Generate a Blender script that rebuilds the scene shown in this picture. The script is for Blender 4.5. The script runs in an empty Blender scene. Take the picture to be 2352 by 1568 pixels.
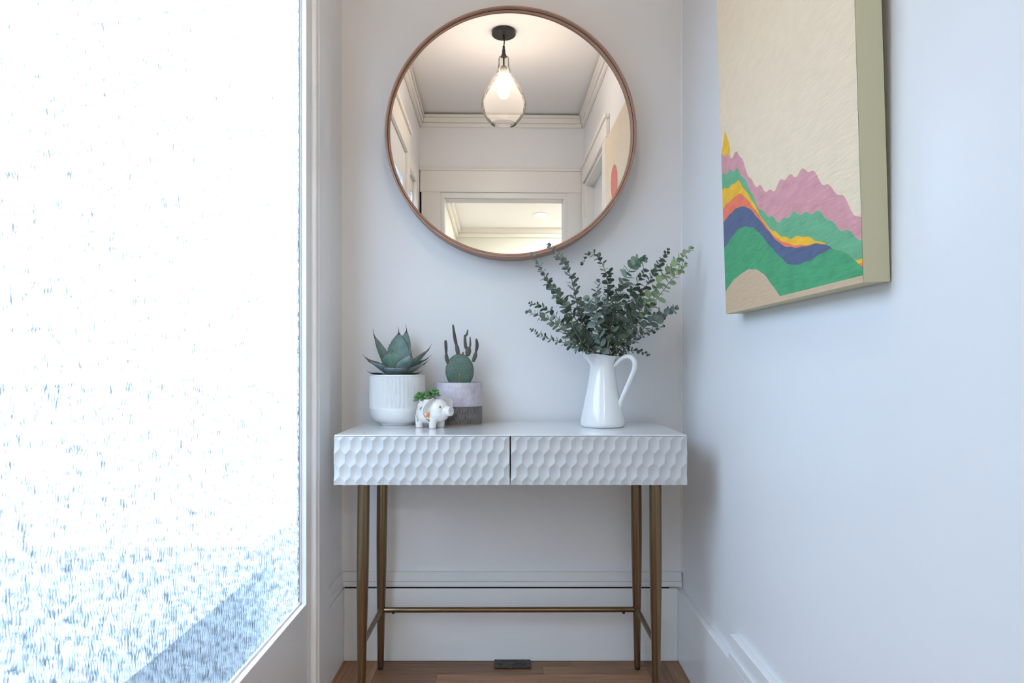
import bpy, bmesh, math, random
from math import sin, cos, pi, radians, sqrt, atan2
from mathutils import Vector, Matrix, Euler

random.seed(7)
S = bpy.context.scene
COL = S.collection

# ------------------------------------------------------------------ camera, sky, exposure
CAM_D, CAM_Z, FPX = 2.08, 0.934, 1507.0
cam_data = bpy.data.cameras.new('camera')
cam = bpy.data.objects.new('camera', cam_data)
COL.objects.link(cam)
cam.location = (0, -CAM_D, CAM_Z)
cam.rotation_euler = (pi / 2, 0, 0)
cam_data.sensor_fit = 'HORIZONTAL'
cam_data.sensor_width = 36.0
cam_data.lens = FPX / 2352 * 36.0
cam_data.shift_x = 4 / 2352
cam_data.shift_y = 52 / 2352
cam_data.clip_start = 0.02
S.camera = cam

W = bpy.data.worlds.new('sky')
S.world = W
W.use_nodes = True
bg = W.node_tree.nodes['Background']
bg.inputs['Color'].default_value = (0.575, 0.765, 1.0, 1)
bg.inputs['Strength'].default_value = 12.0

def portal(name, loc, sx, sz):
    l = bpy.data.lights.new(name, 'AREA')
    l.shape = 'RECTANGLE'
    l.size, l.size_y = sx, sz
    l.cycles.is_portal = True
    o = bpy.data.objects.new(name, l)
    COL.objects.link(o)
    o.location = loc
    o.rotation_euler = (0, -pi / 2, 0)      # shines towards +x
    return o
portal('daylight_portal', (-0.60, -0.935, 1.10), 1.65, 1.18)
portal('daylight_portal', (-0.62, -1.85, 1.45), 1.1, 0.28)

S.view_settings.view_transform = 'Standard'
S.view_settings.look = 'None'
S.view_settings.gamma = 1.0
S.view_settings.use_curve_mapping = False
S.view_settings.exposure = 0.0

def P(px, py, D):
    """photo pixel at distance D in front of the camera -> world point"""
    return Vector(((px - 1172) * D / FPX, D - CAM_D, CAM_Z - (py - 836) * D / FPX))

# ------------------------------------------------------------------ materials
MATS = {}
def nt(name):
    m = bpy.data.materials.new(name)
    m.use_nodes = True
    t = m.node_tree
    return m, t, t.nodes, t.links, t.nodes['Principled BSDF']

def mat(name, col, rough=0.5, metal=0.0, spec=0.5, var=0.0, vscale=8.0, stretch=(1, 1, 1), bump=0.0, bscale=60.0,
        bstretch=(1, 1, 1), coat=0.0, col2=None, emit=None, estr=0.0, rand=0.0):
    if name in MATS:
        return MATS[name]
    m, t, N, L, b = nt(name)
    b.inputs['Base Color'].default_value = (*col, 1)
    b.inputs['Roughness'].default_value = rough
    b.inputs['Metallic'].default_value = metal
    b.inputs['Specular IOR Level'].default_value = spec
    b.inputs['Coat Weight'].default_value = coat
    b.inputs['Coat Roughness'].default_value = 0.05
    if emit:
        b.inputs['Emission Color'].default_value = (*emit, 1)
        b.inputs['Emission Strength'].default_value = estr
    tc = N.new('ShaderNodeTexCoord')
    csock = None
    if var > 0 or col2:
        mp = N.new('ShaderNodeMapping'); mp.inputs['Scale'].default_value = stretch
        L.new(tc.outputs['Object'], mp.inputs['Vector'])
        nz = N.new('ShaderNodeTexNoise'); nz.inputs['Scale'].default_value = vscale; nz.inputs['Detail'].default_value = 5
        L.new(mp.outputs['Vector'], nz.inputs['Vector'])
        mx = N.new('ShaderNodeMix'); mx.data_type = 'RGBA'
        c2 = col2 if col2 else tuple(c * (1 - var) for c in col)
        mx.inputs[6].default_value = (*col, 1); mx.inputs[7].default_value = (*c2, 1)
        rp = N.new('ShaderNodeValToRGB'); rp.color_ramp.elements[0].position = 0.35; rp.color_ramp.elements[1].position = 0.68
        L.new(nz.outputs['Fac'], rp.inputs['Fac'])
        L.new(rp.outputs['Color'], mx.inputs[0])
        csock = mx.outputs[2]
    if rand > 0:
        oi = N.new('ShaderNodeObjectInfo')
        mr = N.new('ShaderNodeMapRange'); mr.inputs['To Min'].default_value = 1 - rand; mr.inputs['To Max'].default_value = 1 + rand
        L.new(oi.outputs['Random'], mr.inputs['Value'])
        hs = N.new('ShaderNodeHueSaturation')
        L.new(mr.outputs['Result'], hs.inputs['Value'])
        if csock: L.new(csock, hs.inputs['Color'])
        else: hs.inputs['Color'].default_value = (*col, 1)
        csock = hs.outputs['Color']
    if csock:
        L.new(csock, b.inputs['Base Color'])
    if bump > 0:
        mp2 = N.new('ShaderNodeMapping'); mp2.inputs['Scale'].default_value = bstretch
        L.new(tc.outputs['Object'], mp2.inputs['Vector'])
        n2 = N.new('ShaderNodeTexNoise'); n2.inputs['Scale'].default_value = bscale; n2.inputs['Detail'].default_value = 4
        L.new(mp2.outputs['Vector'], n2.inputs['Vector'])
        bp = N.new('ShaderNodeBump'); bp.inputs['Strength'].default_value = bump; bp.inputs['Distance'].default_value = 0.002
        L.new(n2.outputs['Fac'], bp.inputs['Height'])
        L.new(bp.outputs['Normal'], b.inputs['Normal'])
    MATS[name] = m
    return m

M_WALL = mat('wall_paint', (0.80, 0.79, 0.785), 0.55, spec=0.3, bump=0.25, bscale=45)
M_WALLS = mat('side_wall_paint', (0.80, 0.79, 0.785), 0.32, spec=0.4, bump=0.12, bscale=30)
M_CEIL = mat('ceiling_paint', (0.80, 0.77, 0.74), 0.8, spec=0.2, bump=0.1)
M_TRIM = mat('trim_gloss_white', (0.80, 0.79, 0.78), 0.28, spec=0.45, bump=0.25, bscale=30, bstretch=(0.35, 1, 2.2))
M_TRIMV = mat('trim_gloss_white_upright', (0.80, 0.79, 0.78), 0.28, spec=0.45, bump=0.12, bscale=30, bstretch=(1, 1, 0.2))
M_CREAM = mat('cream_trim', (0.82, 0.78, 0.72), 0.35, spec=0.4)
M_GAP = mat('dark_joint', (0.012, 0.011, 0.011), 0.9, spec=0.1)
M_FARWALL = mat('far_room_paint', (0.72, 0.715, 0.65), 0.7)
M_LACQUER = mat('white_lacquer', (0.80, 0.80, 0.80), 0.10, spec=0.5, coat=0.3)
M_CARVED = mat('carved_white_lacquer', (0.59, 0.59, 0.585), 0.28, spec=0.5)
M_BRONZE = mat('brushed_bronze', (0.23, 0.155, 0.088), 0.24, metal=0.92, var=0.12, vscale=30, stretch=(1, 1, 0.1))
M_BLACK = mat('black_plastic', (0.012, 0.012, 0.012), 0.5)
M_LAMPBLK = mat('lamp_black_metal', (0.022, 0.020, 0.019), 0.45)
M_GROUND = mat('porch_concrete', (0.30, 0.33, 0.36), 0.9, var=0.2)

# walnut for the mirror, grain runs round the rim
def walnut():
    m, t, N, L, b = nt('walnut_veneer')
    tc = N.new('ShaderNodeTexCoord'); sx = N.new('ShaderNodeSeparateXYZ'); L.new(tc.outputs['Object'], sx.inputs[0])
    at = N.new('ShaderNodeMath'); at.operation = 'ARCTAN2'; L.new(sx.outputs['X'], at.inputs[0]); L.new(sx.outputs['Z'], at.inputs[1])
    ln = N.new('ShaderNodeVectorMath'); ln.operation = 'LENGTH'; L.new(tc.outputs['Object'], ln.inputs[0])
    cb = N.new('ShaderNodeCombineXYZ'); L.new(at.outputs[0], cb.inputs[0])
    k = N.new('ShaderNodeMath'); k.operation = 'MULTIPLY'; k.inputs[1].default_value = 60; L.new(ln.outputs['Value'], k.inputs[0]); L.new(k.outputs[0], cb.inputs[1])
    k2 = N.new('ShaderNodeMath'); k2.operation = 'MULTIPLY'; k2.inputs[1].default_value = 60; L.new(sx.outputs['Y'], k2.inputs[0]); L.new(k2.outputs[0], cb.inputs[2])
    nz = N.new('ShaderNodeTexNoise'); nz.inputs['Scale'].default_value = 6; nz.inputs['Detail'].default_value = 6; L.new(cb.outputs[0], nz.inputs['Vector'])
    rp = N.new('ShaderNodeValToRGB')
    rp.color_ramp.elements[0].position = 0.3; rp.color_ramp.elements[0].color = (0.30, 0.155, 0.098, 1)
    rp.color_ramp.elements[1].position = 0.75; rp.color_ramp.elements[1].color = (0.50, 0.285, 0.19, 1)
    L.new(nz.outputs['Fac'], rp.inputs['Fac']); L.new(rp.outputs['Color'], b.inputs['Base Color'])
    b.inputs['Roughness'].default_value = 0.45
    return m
M_WALNUT = walnut()

def plank_mat():
    m, t, N, L, b = nt('oak_strip')
    tc = N.new('ShaderNodeTexCoord'); oi = N.new('ShaderNodeObjectInfo')
    mp = N.new('ShaderNodeMapping'); mp.inputs['Scale'].default_value = (2.0, 40, 40)
    ad = N.new('ShaderNodeVectorMath'); ad.operation = 'ADD'
    sc = N.new('ShaderNodeMath'); sc.operation = 'MULTIPLY'; sc.inputs[1].default_value = 37; L.new(oi.outputs['Random'], sc.inputs[0])
    L.new(tc.outputs['Object'], ad.inputs[0]); L.new(sc.outputs[0], ad.inputs[1]); L.new(ad.outputs[0], mp.inputs['Vector'])
    nz = N.new('ShaderNodeTexNoise'); nz.inputs['Scale'].default_value = 3; nz.inputs['Detail'].default_value = 8; nz.inputs['Roughness'].default_value = 0.65
    L.new(mp.outputs[0], nz.inputs['Vector'])
    rp = N.new('ShaderNodeValToRGB')
    rp.color_ramp.elements[0].position = 0.28; rp.color_ramp.elements[0].color = (0.165, 0.068, 0.030, 1)
    rp.color_ramp.elements[1].position = 0.7; rp.color_ramp.elements[1].color = (0.40, 0.20, 0.095, 1)
    L.new(nz.outputs['Fac'], rp.inputs['Fac'])
    mr = N.new('ShaderNodeMapRange'); mr.inputs['To Min'].default_value = 0.62; mr.inputs['To Max'].default_value = 1.25; L.new(oi.outputs['Random'], mr.inputs['Value'])
    hs = N.new('ShaderNodeHueSaturation'); L.new(rp.outputs['Color'], hs.inputs['Color']); L.new(mr.outputs['Result'], hs.inputs['Value'])
    L.new(hs.outputs['Color'], b.inputs['Base Color'])
    b.inputs['Roughness'].default_value = 0.4
    return m
M_PLANK = plank_mat()

def pane_mat():
    """rippled obscure glass: mostly clear, tinted ripples, a little gloss"""
    m, t, N, L, b = nt('rippled_glass')
    N.remove(b)
    out = N['Material Output']
    tc = N.new('ShaderNodeTexCoord')
    mp = N.new('ShaderNodeMapping'); mp.inputs['Scale'].default_value = (1, 34, 11)
    L.new(tc.outputs['Object'], mp.inputs['Vector'])
    nz = N.new('ShaderNodeTexNoise'); nz.inputs['Scale'].default_value = 6.0; nz.inputs['Detail'].default_value = 2; nz.inputs['Distortion'].default_value = 0.9
    L.new(mp.outputs[0], nz.inputs['Vector'])
    rp = N.new('ShaderNodeValToRGB')
    e = rp.color_ramp.elements
    e[0].position = 0.36; e[0].color = (0.21, 0.20, 0.185, 1)
    e[1].position = 0.53; e[1].color = (0.97, 0.98, 1.0, 1)
    L.new(nz.outputs['Fac'], rp.inputs['Fac'])
    tr = N.new('ShaderNodeBsdfTransparent'); L.new(rp.outputs['Color'], tr.inputs['Color'])
    tl = N.new('ShaderNodeBsdfTranslucent'); tl.inputs['Color'].default_value = (0.9, 0.95, 1, 1)
    gl = N.new('ShaderNodeBsdfGlossy'); gl.inputs['Roughness'].default_value = 0.25; gl.inputs['Color'].default_value = (0.9, 0.95, 1, 1)
    bp = N.new('ShaderNodeBump'); bp.inputs['Distance'].default_value = 0.004; L.new(nz.outputs['Fac'], bp.inputs['Height'])
    L.new(bp.outputs['Normal'], gl.inputs['Normal'])
    m1 = N.new('ShaderNodeMixShader'); m1.inputs[0].default_value = 0.10; L.new(tr.outputs[0], m1.inputs[1]); L.new(tl.outputs[0], m1.inputs[2])
    m2 = N.new('ShaderNodeMixShader'); m2.inputs[0].default_value = 0.06; L.new(m1.outputs[0], m2.inputs[1]); L.new(gl.outputs[0], m2.inputs[2])
    L.new(m2.outputs[0], out.inputs['Surface'])
    return m
M_PANE = pane_mat()

def thin_glass():
    m, t, N, L, b = nt('seeded_clear_glass')
    N.remove(b)
    out = N['Material Output']
    tr = N.new('ShaderNodeBsdfTransparent'); tr.inputs['Color'].default_value = (0.98, 0.985, 0.98, 1)
    gl = N.new('ShaderNodeBsdfGlossy'); gl.inputs['Roughness'].default_value = 0.08
    df = N.new('ShaderNodeBsdfTranslucent'); df.inputs['Color'].default_value = (1, 0.96, 0.92, 1)
    tc = N.new('ShaderNodeTexCoord')
    nz = N.new('ShaderNodeTexNoise'); nz.inputs['Scale'].default_value = 60; L.new(tc.outputs['Object'], nz.inputs['Vector'])
    bp = N.new('ShaderNodeBump'); bp.inputs['Distance'].default_value = 0.003; bp.inputs['Strength'].default_value = 0.6
    L.new(nz.outputs['Fac'], bp.inputs['Height']); L.new(bp.outputs['Normal'], gl.inputs['Normal'])
    fr = N.new('ShaderNodeFresnel'); fr.inputs['IOR'].default_value = 1.12
    m1 = N.new('ShaderNodeMixShader'); m1.inputs[0].default_value = 0.035; L.new(tr.outputs[0], m1.inputs[1]); L.new(df.outputs[0], m1.inputs[2])
    m2 = N.new('ShaderNodeMixShader'); L.new(fr.outputs[0], m2.inputs[0]); L.new(m1.outputs[0], m2.inputs[1]); L.new(gl.outputs[0], m2.inputs[2])
    L.new(m2.outputs[0], out.inputs['Surface'])
    return m
M_GLASS = thin_glass()

# ------------------------------------------------------------------ mesh helpers
class MB:
    def __init__(s): s.v, s.f = [], []
    def add(s, vs, fs):
        o = len(s.v); s.v += [tuple(v) for v in vs]; s.f += [tuple(i + o for i in f) for f in fs]; return s
    def box(s, x0, x1, y0, y1, z0, z1):
        x0, x1 = sorted((x0, x1)); y0, y1 = sorted((y0, y1)); z0, z1 = sorted((z0, z1))
        return s.add([(x0, y0, z0), (x1, y0, z0), (x1, y1, z0), (x0, y1, z0), (x0, y0, z1), (x1, y0, z1), (x1, y1, z1), (x0, y1, z1)],
                     [(0, 3, 2, 1), (4, 5, 6, 7), (0, 1, 5, 4), (1, 2, 6, 5), (2, 3, 7, 6), (3, 0, 4, 7)])
    def lathe(s, prof, n=48, c=(0, 0, 0), closed=False, rmod=None):
        """prof: list of (r, z) from one end to the other; ends with r=0 close"""
        vs, fs = [], []
        for j, (r, z) in enumerate(prof):
            for i in range(n):
                a = 2 * pi * i / n
                rr = rmod(r, z, a) if rmod else r
                vs.append((c[0] + rr * cos(a), c[1] + rr * sin(a), c[2] + z))
        m = len(prof)
        for j in range(m if closed else m - 1):
            k = (j + 1) % m
            for i in range(n):
                i2 = (i + 1) % n
                fs.append((j * n + i, j * n + i2, k * n + i2, k * n + i))
        if not closed:
            fs.append(tuple(reversed(range(n)))); fs.append(tuple((m - 1) * n + i for i in range(n)))
        return s.add(vs, fs)
    def tube(s, pts, rad, n=10, flat=1.0, up=None):
        """closed tube; rad float or list; flat scales the second cross axis"""
        pts = [Vector(p) for p in pts]
        R = rad if isinstance(rad, (list, tuple)) else [rad] * len(pts)
        vs, fs = [], []
        ref = Vector(up) if up else None
        pu = None
        for k, p in enumerate(pts):
            d = (pts[min(k + 1, len(pts) - 1)] - pts[max(k - 1, 0)]).normalized()
            if ref is not None: u = ref
            elif pu is not None: u = pu
            else: u = Vector((0, 0, 1)) if abs(d.z) < 0.9 else Vector((1, 0, 0))
            u = (u - d * u.dot(d)).normalized(); pu = u
            w = d.cross(u)
            for i in range(n):
                a = 2 * pi * i / n
                vs.append(p + u * (R[k] * cos(a) * flat) + w * (R[k] * sin(a)))
        m = len(pts)
        for k in range(m - 1):
            for i in range(n):
                i2 = (i + 1) % n
                fs.append((k * n + i, k * n + i2, (k + 1) * n + i2, (k + 1) * n + i))
        fs.append(tuple(reversed(range(n)))); fs.append(tuple((m - 1) * n + i for i in range(n)))
        return s.add(vs, fs)
    def ball(s, c, r, nu=14, nv=8, rot=None):
        rx, ry, rz = (r, r, r) if isinstance(r, (int, float)) else r
        vs = []
        for j in range(nv + 1):
            t = pi * j / nv
            for i in range(nu):
                a = 2 * pi * i / nu
                v = Vector((rx * sin(t) * cos(a), ry * sin(t) * sin(a), rz * cos(t)))
                if rot: v = rot @ v
                vs.append(Vector(c) + v)
        fs = []
        for j in range(nv):
            for i in range(nu):
                i2 = (i + 1) % nu
                fs.append((j * nu + i, (j + 1) * nu + i, (j + 1) * nu + i2, j * nu + i2))
        return s.add(vs, fs)
    def mesh(s, name, m, smooth=True):
        me = bpy.data.meshes.new(name)
        me.from_pydata(s.v, [], s.f)
        me.validate(); me.update()
        bm = bmesh.new(); bm.from_mesh(me)
        bmesh.ops.remove_doubles(bm, verts=bm.verts, dist=1e-6)
        bmesh.ops.recalc_face_normals(bm, faces=bm.faces)
        bm.to_mesh(me); bm.free()
        me.materials.append(m)
        if smooth:
            me.polygons.foreach_set('use_smooth', [True] * len(me.polygons))
            me.set_sharp_from_angle(angle=radians(38))
        return me
    def build(s, name, m, parent=None, smooth=True, bevel=0.0, loc=None):
        o = bpy.data.objects.new(name, s.mesh(name, m, smooth))
        COL.objects.link(o)
        if parent: o.parent = parent
        if loc: o.location = loc
        if bevel:
            b = o.modifiers.new('bevel', 'BEVEL'); b.width = bevel; b.segments = 2; b.limit_method = 'ANGLE'; b.angle_limit = radians(40)
            b.harden_normals = False
        return o

def link(name, me, parent=None, loc=(0, 0, 0), rot=None, sc=None):
    o = bpy.data.objects.new(name, me); COL.objects.link(o)
    if parent: o.parent = parent
    o.location = loc
    if rot is not None: o.rotation_euler = rot
    if sc is not None: o.scale = (sc, sc, sc) if isinstance(sc, (int, float)) else sc
    return o

def thing(name, label, cat, loc=(0, 0, 0), rz=0.0, group=None):
    o = bpy.data.objects.new(name, None); COL.objects.link(o)
    o.empty_display_size = 0.05
    o.location = loc; o.rotation_euler = (0, 0, rz)
    tag(o, label, cat, group)
    return o

def tag(o, label, cat, group=None):
    o['label'] = label; o['category'] = cat
    if group: o['group'] = group
    return o

def struct(mb, name, m, label=None, bevel=0.0, smooth=False):
    o = mb.build(name, m, smooth=smooth, bevel=bevel)
    o['kind'] = 'structure'
    o['category'] = name.split('_')[0]
    o['label'] = label or name.replace('_', ' ')
    return o

def spline(pts, n):
    """Catmull-Rom through pts, n samples"""
    pts = [Vector(p) for p in pts]
    q = [pts[0] * 2 - pts[1]] + pts + [pts[-1] * 2 - pts[-2]]
    out = []
    m = len(pts) - 1
    for i in range(n):
        t = i / (n - 1) * m
        k = min(int(t), m - 1); u = t - k
        a, b, c, d = q[k], q[k + 1], q[k + 2], q[k + 3]
        out.append(0.5 * ((2 * b) + (c - a) * u + (2 * a - 5 * b + 4 * c - d) * u * u + (3 * b - a - 3 * c + d) * u ** 3))
    return out

def lerp_list(vals, n):
    m = len(vals) - 1; out = []
    for i in range(n):
        t = i / (n - 1) * m; k = min(int(t), m - 1); u = t - k
        out.append(vals[k] * (1 - u) + vals[k + 1] * u)
    return out

# ------------------------------------------------------------------ room shell
XL, XR, YF, ZC = -0.534, 0.545, -2.35, 2.56
HEAD = 2.07
struct(MB().box(XL - .030, XR + .155, 0, .12, -.05, 2.66), 'wall_back', M_WALL, 'plain white wall behind the console table and round mirror')
wl = MB()
wl.box(XL - .030, XL, 0, -.336, -.05, 2.66)
wl.box(XL - .030, XL, -.336, -1.60, HEAD, 2.66)
wl.box(XL - .030, XL, -1.60, -1.72, -.05, 2.66)
wl.box(XL - .030, XL, -1.72, -1.98, -.05, 0.90)
wl.box(XL - .030, XL, -1.72, -1.98, 2.02, 2.66)
wl.box(XL - .030, XL, -1.98, YF - .12, -.05, 2.66)
struct(wl, 'wall_left', M_WALLS, 'white wall on the left that holds the rippled glass window')
wr = MB()
wr.box(XR, XR + .155, 0, -1.542, -.05, 2.66)
wr.box(XR, XR + .155, -1.542, -2.272, 2.095, 2.66)
wr.box(XR, XR + .155, -2.272, YF - .12, -.05, 2.66)
struct(wr, 'wall_right', M_WALLS, 'white wall on the right that carries the painting')
wf = MB()
wf.box(XL, -.37, YF, YF - .12, -.05, 2.66)
wf.box(.41, XR, YF, YF - .12, -.05, 2.66)
wf.box(-.37, .41, YF, YF - .12, 2.007, 2.66)
struct(wf, 'wall_front', M_WALL, 'white wall with the open doorway, seen in the mirror')
struct(MB().box(XL, XR, 0, YF, ZC, ZC + .1), 'ceiling', M_CEIL, 'hall ceiling the pendant hangs from, seen in the mirror')

# room beyond the doorway (seen in the mirror only)
YW = -6.09
far = MB()
far.box(-.63, 1.72, YW, YW - .12, -.05, 2.66)
struct(far, 'wall_far', M_FARWALL, 'pale wall of the room beyond the doorway')
struct(MB().box(-.63, -.51, YF - .12, YW, -.05, 2.66), 'wall_far_left', M_FARWALL, 'left wall of the room beyond the doorway')
struct(MB().box(1.60, 1.72, YF - .12, YW, -.05, 2.66), 'wall_far_right', M_FARWALL, 'right wall of the room beyond the doorway')
struct(MB().box(.70, 1.72, YF, YF - .12, -.05, 2.66), 'wall_far_front', M_FARWALL, 'near wall of the room beyond the doorway')
cf = MB(); cf.box(-.51, 1.60, YF - .12, YW, ZC, ZC + .1)
struct(cf, 'ceiling_far', mat('bright_ceiling_paint', (.86, .86, .86), .8), 'bright ceiling of the room beyond the doorway')
ct = MB()
ct.box(-.51, 1.6, YW, YW + .06, 2.50, ZC); ct.box(-.51, 1.6, YW, YW + .03, 2.45, 2.50)
ct.box(-.51, -.45, YF - .13, YW + .06, 2.50, ZC); ct.box(-.51, -.48, YF - .13, YW + .06, 2.45, 2.50)
struct(ct, 'trim_1', M_CREAM, 'crown moulding in the room beyond the doorway', bevel=.006)
struct(MB().box(-.63, 1.72, YF, YW - .12, -.06, 0), 'floor_far', mat('far_floor', (.36, .29, .24), .5), 'wooden floor of the room beyond the doorway')

# floor: border strips and rows of oak strips, each plank its own piece
fl = struct(MB().box(XL - .156, XR + .155, .0, YF, -.06, -.006), 'floor', M_GAP, 'oak strip floor under the console table')
def plank(x0, x1, y0, y1):
    g = .0004
    along_x = abs(x1 - x0) > abs(y1 - y0)
    lx, ly = (abs(x1 - x0), abs(y1 - y0)) if along_x else (abs(y1 - y0), abs(x1 - x0))
    b = MB(); b.box(-lx / 2 + g, lx / 2 - g, -ly / 2 + g, ly / 2 - g, -.006, 0)
    o = b.build('plank', M_PLANK, fl, smooth=False)
    o.location = ((x0 + x1) / 2, (y0 + y1) / 2, random.uniform(-.0003, 0))
    if not along_x: o.rotation_euler = (0, 0, pi / 2)
PW = .0525
for side in (-1, 1):
    for k in range(2):
        xa = (XL if side < 0 else XR); x0 = xa - side * 0 + (-side) * k * .0625; x1 = x0 - side * .0625
        ys = [0, -.72 - .2 * k, -1.5 - .1 * k, YF]
        for a, b_ in zip(ys[:-1], ys[1:]): plank(min(x0, x1), max(x0, x1), b_, a)
row, y = 0, 0.0
breaks = [[.19], [.10], [-.22], [.03], [.25], [-.1]]
while y > YF:
    y2 = max(y - PW, YF)
    xs = [XL + .125] + breaks[row % 6] + [XR - .125]
    if row > 5: xs[1] += random.uniform(-.1, .1)
    for a, b_ in zip(xs[:-1], xs[1:]): plank(a, b_, y2, y)
    y = y2; row += 1

# baseboards
bb = MB()
bb.box(XL + .010, XR - .017, 0, -.014, 0, .2275)
bb.box(XL + .004, XR - .004, 0, -.012, .232, .248)
bb.box(XL + .004, XR - .004, 0, -.009, .248, .276)
bb.box(XL, XR, 0, -.0105, .2755, .2785)
struct(bb, 'baseboard_back', M_TRIM, 'tall white baseboard with a cap behind the table legs', bevel=.0018)
struct(MB().box(XL + .012, XR - .045, 0, -.0115, .2265, .2325), 'trim_2', M_GAP, 'dark open joint in the back baseboard')
lb = MB()
lb.box(XL, XL + .010, -.0, -.209, 0, .225); lb.box(XL, XL + .008, -.0, -.209, .227, .245); lb.box(XL, XL + .005, 0, -.209, .245, .276)
struct(lb, 'baseboard_left', M_TRIMV, 'white baseboard between the back corner and the window casing', bevel=.0015)
rb = MB()
rb.box(XR, XR - .017, 0, -1.398, 0, .222)
rb.box(XR, XR - .020, -.50, -1.398, .226, .246); rb.box(XR, XR - .015, -.50, -1.398, .246, .285)
struct(rb, 'baseboard_right', M_TRIMV, 'white baseboard along the right wall, capped from the painting on', bevel=.002)
struct(MB().tube([(XR - .001, -.001, .28), (XR - .001, -.001, 2.5)], .0045, 8), 'trim_3', M_TRIMV, 'thin bead in the right back corner', smooth=True)

# crown / picture rail round the hall ceiling
cr = MB()
for (z0, z1, p) in ((2.530, 2.548, .034), (2.498, 2.530, .026), (2.472, 2.498, .016)):
    cr.box(XL, XL + p, 0, YF, z0, z1); cr.box(XR, XR - p, 0, YF, z0, z1)
    cr.box(XL + p, XR - p, YF, YF + p, z0, z1); cr.box(XL + p, XR - p, 0, -p, z0, z1)
struct(cr, 'trim_4', M_CREAM, 'white crown moulding round the hall ceiling', bevel=.004)

# casing of the glazed window on the left wall
cs = MB()
cs.box(XL, XL + .020, -.21, -.314, 0, HEAD + .13)
cs.box(XL, XL + .010, -.314, -.3358, 0, HEAD)
struct(cs, 'trim_5', M_TRIMV, 'flat white casing left of the console table', bevel=.002)
cb_ = MB(); cb_.tube([(XL + .009, -.3265, 0), (XL + .009, -.3265, HEAD)], .0088, 14)
struct(cb_, 'trim_6', M_TRIMV, 'rounded bead on the window casing', smooth=True)
ch = MB()
ch.box(XL, XL + .020, -.314, -1.70, HEAD + .004, HEAD + .13); ch.box(XL, XL + .032, -.20, -1.71, HEAD + .13, HEAD + .15)
ch.box(XL, XL + .020, -1.60, -1.70, 0, HEAD + .004)
struct(ch, 'trim_7', M_CREAM, 'cream head casing over the left window, seen in the mirror', bevel=.002)

# window_1: rippled glass in a painted frame
FX = XL + .004            # room face of the frame
w1 = MB()
w1.box(FX, FX - .024, -.336, -.375, 0, HEAD)                     # stile next to the casing
w1.box(FX, FX - .024, -1.50, -1.60, 0, HEAD)                     # far stile
w1.box(FX, FX - .024, -.375, -1.50, 0, .311)                     # bottom rail
w1.box(FX, FX - .024, -.375, -1.50, 1.90, HEAD)                  # top rail
win = struct(w1, 'window_1', M_TRIMV, 'tall rippled glass window at the left edge', bevel=.0012)
pn = MB().box(-.002, .002, -.5625, .5625, -.7945, .7945).build('pane', M_PANE, win, smooth=False)
pn.location = (FX - .0196, -.9375, 1.1055)
gb = MB()
gb.box(FX - .0165, FX - .0135, -.375, -.380, .311, 1.90)
gb.box(FX - .0165, FX - .0135, -.375, -1.50, .311, .316)
gb.build('glazing_putty', M_TRIMV, win, smooth=False)
gj = MB().box(FX - .0172, FX - .0160, -.380, -.3812, .316, 1.90).build('putty_crack', mat('dirty_joint', (.16, .15, .16), .9), win, smooth=False)

# window_2: narrow bright window further along the left wall
w2 = MB()
w2.box(XL - .001, XL - .028, -1.72, -1.745, .9, 2.02); w2.box(XL - .001, XL - .028, -1.955, -1.98, .9, 2.02)
w2.box(XL - .001, XL - .028, -1.745, -1.955, .9, .94); w2.box(XL - .001, XL - .028, -1.745, -1.955, 1.95, 2.02)
w2.box(XL, XL + .018, -1.98, -2.069, .8, 2.0195); w2.box(XL, XL + .02, -1.70, -2.07, 2.02, 2.10); w2.box(XL, XL + .03, -1.71, -1.979, .86, .8995)
win2 = struct(w2, 'window_2', M_CREAM, 'narrow bright window on the left wall, seen in the mirror', bevel=.002)
MB().box(XL - .008, XL - .012, -1.745, -1.955, .94, 1.95).build('pane', M_PANE, win2, smooth=False)

# doorway casing on the front wall
dc = MB()
dc.box(XL + .012, -.395, YF, YF + .018, 0, 2.045); dc.box(.435, XR - .004, YF, YF + .018, 0, 2.045)
dc.box(XL + .004, XR - .004, YF, YF + .020, 2.045, 2.185); dc.box(XL, XR, YF, YF + .025, 2.185, 2.199)
dc.box(-.395, -.37, YF, YF + .010, 0, 2.007); dc.box(.41, .435, YF, YF + .010, 0, 2.007); dc.box(-.395, .435, YF, YF + .010, 2.007, 2.045)
struct(dc, 'trim_8', M_CREAM, 'cream casing round the open doorway, seen in the mirror', bevel=.003)
struct(MB().box(XL, XL + .010, YF, YF + .012, 0, 2.045), 'trim_9', M_GAP, 'dark joint beside the doorway casing')

# door on the right wall with casing
rc = MB()
DA, DB, DH = -1.53, -2.26, 2.085
rc.box(XR, XR - .018, -1.40, DA + .012, 0, DH + .01); rc.box(XR, XR - .018, DB - .012, YF + .034, 0, DH + .01)
rc.box(XR, XR - .020, -1.39, YF + .034, DH + .01, DH + .105); rc.box(XR, XR - .030, -1.38, YF + .034, DH + .105, DH + .125)
rc.box(XR + .1, XR - .004, DA + .012, DA, 0, DH); rc.box(XR + .1, XR - .004, DB, DB - .012, 0, DH); rc.box(XR + .1, XR - .004, DA + .012, DB - .012, DH - .012, DH + .01)
struct(rc, 'trim_10', M_CREAM, 'white casing of the side door, seen in the mirror', bevel=.003)
d1 = MB()
d1.box(XR + .055, XR + .095, DA - .001, DB + .001, .004, DH - .013)
dr = struct(d1, 'door_1', M_TRIMV, 'closed white door in the right wall', bevel=.002)
for (z0, z1) in ((.20, .80), (.95, 1.88)):
    MB().box(XR + .047, XR + .0549, DA - .11, DB + .11, z0, z1).build('panel', M_TRIMV, dr, smooth=False, bevel=.002)
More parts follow.
